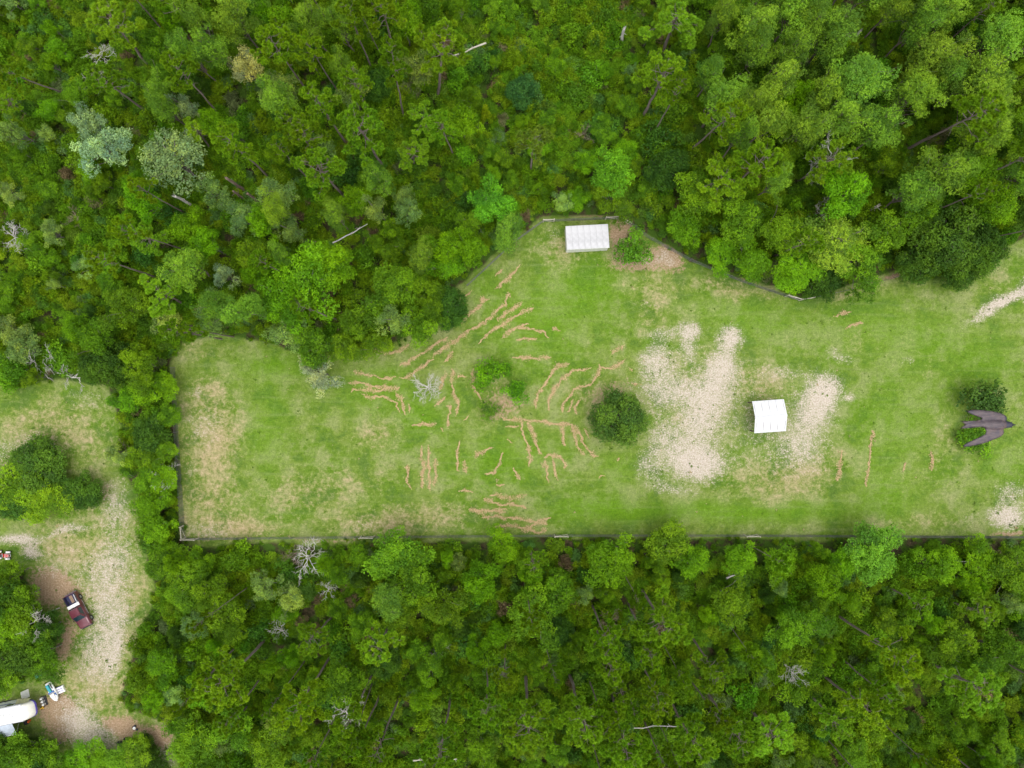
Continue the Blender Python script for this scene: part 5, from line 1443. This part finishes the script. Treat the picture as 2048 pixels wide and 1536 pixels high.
# ------------------------------------------------------------------ the bird, a swallow about 20 cm long, gliding a few metres below the camera
def bird():
    k = 0.2 / 875.0                        # metres per outline unit
    O = [(1205, 885), (1185, 868), (1160, 850), (1120, 833), (1085, 826), (1062, 815), (1078, 790), (1068, 757), (1040, 728), (980, 697), (860, 667), (700, 646), (540, 643), (405, 657),
         (470, 697), (560, 737), (630, 762), (672, 780), (660, 797), (580, 815), (470, 822), (318, 826), (365, 850), (405, 880), (360, 915), (318, 948), (450, 938), (580, 928), (668, 920), (712, 935), (738, 985), (722, 1035), (640, 1083), (500, 1150), (375, 1228),
         (430, 1245), (560, 1227), (720, 1186), (860, 1130), (960, 1088), (1015, 1045), (1028, 1005), (1018, 965), (1035, 945), (1080, 938), (1125, 932), (1165, 915), (1190, 900)]
    cx, cy = 760., 880.
    pts = []
    n = len(O)
    for i in range(n):
        a, b = O[i], O[(i + 1) % n]; m = max(1, int(math.hypot(b[0] - a[0], b[1] - a[1]) / 22))
        for j in range(m): pts.append(((a[0] + (b[0] - a[0]) * j / m - cx) * k, -(a[1] + (b[1] - a[1]) * j / m - cy) * k))
    nb = len(pts)
    Pn = np.array(pts)
    gx = np.arange(-.115, .12, .0036); GX, GY = np.meshgrid(gx, gx)
    gp = np.stack([GX.ravel(), GY.ravel()], -1); sdv = poly_sd(gp[:, 0], gp[:, 1], Pn); gp = gp[sdv > .0022]
    allp = [Vector(p) for p in pts] + [Vector(p) for p in gp]
    ed = [(i, (i + 1) % nb) for i in range(nb)]
    vo, eo, fo, *_ = delaunay_2d_cdt(allp, ed, [], 1, 1e-6)
    P2 = np.array([tuple(v) for v in vo]); d = np.maximum(0, poly_sd(P2[:, 0], P2[:, 1], Pn))
    X, Y = P2[:, 0], P2[:, 1]
    ax = -.0012 + (X - .0) * .0                      # body axis
    # body half-width along the axis: head, shoulders, rump
    bw = np.interp(X, [-.11, -.06, -.02, .02, .05, .065, .085, .1], [.002, .007, .014, .018, .0175, .0125, .0125, .002])
    body = np.sqrt(np.clip(1 - ((Y - ax) / bw) ** 2, 0, 1)) * bw * .85
    wing = np.minimum(d, .006) * .22 + .0004 * (d > 1e-5)
    top = np.where(d > 1e-5, np.maximum(wing, body), 0); bot = -np.where(d > 1e-5, np.maximum(wing * .4, body * .95), 0)
    dih = -.10 * np.clip(np.abs(Y - ax) - .02, 0, 1) + .004 * np.sin(np.clip(np.abs(Y) / .08, 0, 1) * math.pi)
    bnd = d <= 1e-5
    V = np.stack([X, Y, top + dih], -1)
    low = np.stack([X, Y, bot + dih], -1)
    m = len(V)
    mp = np.where(bnd, np.arange(m), np.arange(m) + m)
    F = np.array([f for f in fo if len(f) == 3])
    Fb = mp[F][:, ::-1]
    mt, nt, out = new_mat('swallow_plumage')
    n1 = noise(nt, 160, 4, .6, stretch=(.25, 1, 1)); n2 = noise(nt, 38, 3, .5)
    c = mix(nt, ramp01(nt, n1, .35, .65), (.052, .038, .046), (.098, .074, .080)); c = mix(nt, mth(nt, 'MULTIPLY', ramp01(nt, n2, .5, .7), .6), c, (.030, .027, .050))
    n3 = noise(nt, 26, 4, .6); c = mix(nt, mth(nt, 'MULTIPLY', ramp01(nt, n3, .52, .68), .6), c, (.125, .078, .066))
    sx = nt.nodes.new('ShaderNodeSeparateXYZ'); tcx = nt.nodes.new('ShaderNodeTexCoord'); nt.links.new(tcx.outputs['Object'], sx.inputs[0])
    wv = nt.nodes.new('ShaderNodeTexWave'); wv.bands_direction = 'Y'; wv.inputs['Scale'].default_value = 55; wv.inputs['Distortion'].default_value = 2.5; nt.links.new(tcx.outputs['Object'], wv.inputs['Vector'])
    c = mix(nt, mth(nt, 'MULTIPLY', ramp01(nt, wv.outputs['Fac'], .6, .95), .45), c, (.020, .016, .022))
    c = mix(nt, ramp01(nt, sx.outputs[0], .058, .070), c, (.016, .017, .034))
    bs = principled(nt, Roughness=.55); nt.links.new(c, bs.inputs['Base Color']); nt.links.new(bump(nt, n1, .5, .001), bs.inputs['Normal']); nt.links.new(bs.outputs[0], out.inputs[0])
    me = mesh_np('swallow', np.vstack([V, low]), [F, Fb], mt, smooth=True)
    z = HC - 0.2 / (875.0 / 8.083) / (S / HC)
    px, py = 1880 + cx / 8.083, 740 + cy / 8.083
    x, y, _ = G(px, py, z)
    o = link('swallow', me); o.location = (x, y, z); tag(o, 'dark brown swallow with swept wings and forked tail gliding over the meadow bushes', 'bird')
    b = bmesh.new(); lathe(b, [(.0035, 0), (.0028, .004), (.0004, .010)], 8, 'X', (.0975, -.0012, 0)); obj_bm('beak', b, M_BLACK, o)
    for s in (-1, 1):
        b = bmesh.new(); bmesh.ops.create_uvsphere(b, u_segments=8, v_segments=6, radius=.0022); ob = obj_bm('eye', b, M_BLACK, o, 0, True); ob.location = (.088, -.0012 + s * .0085, .004)
bird()
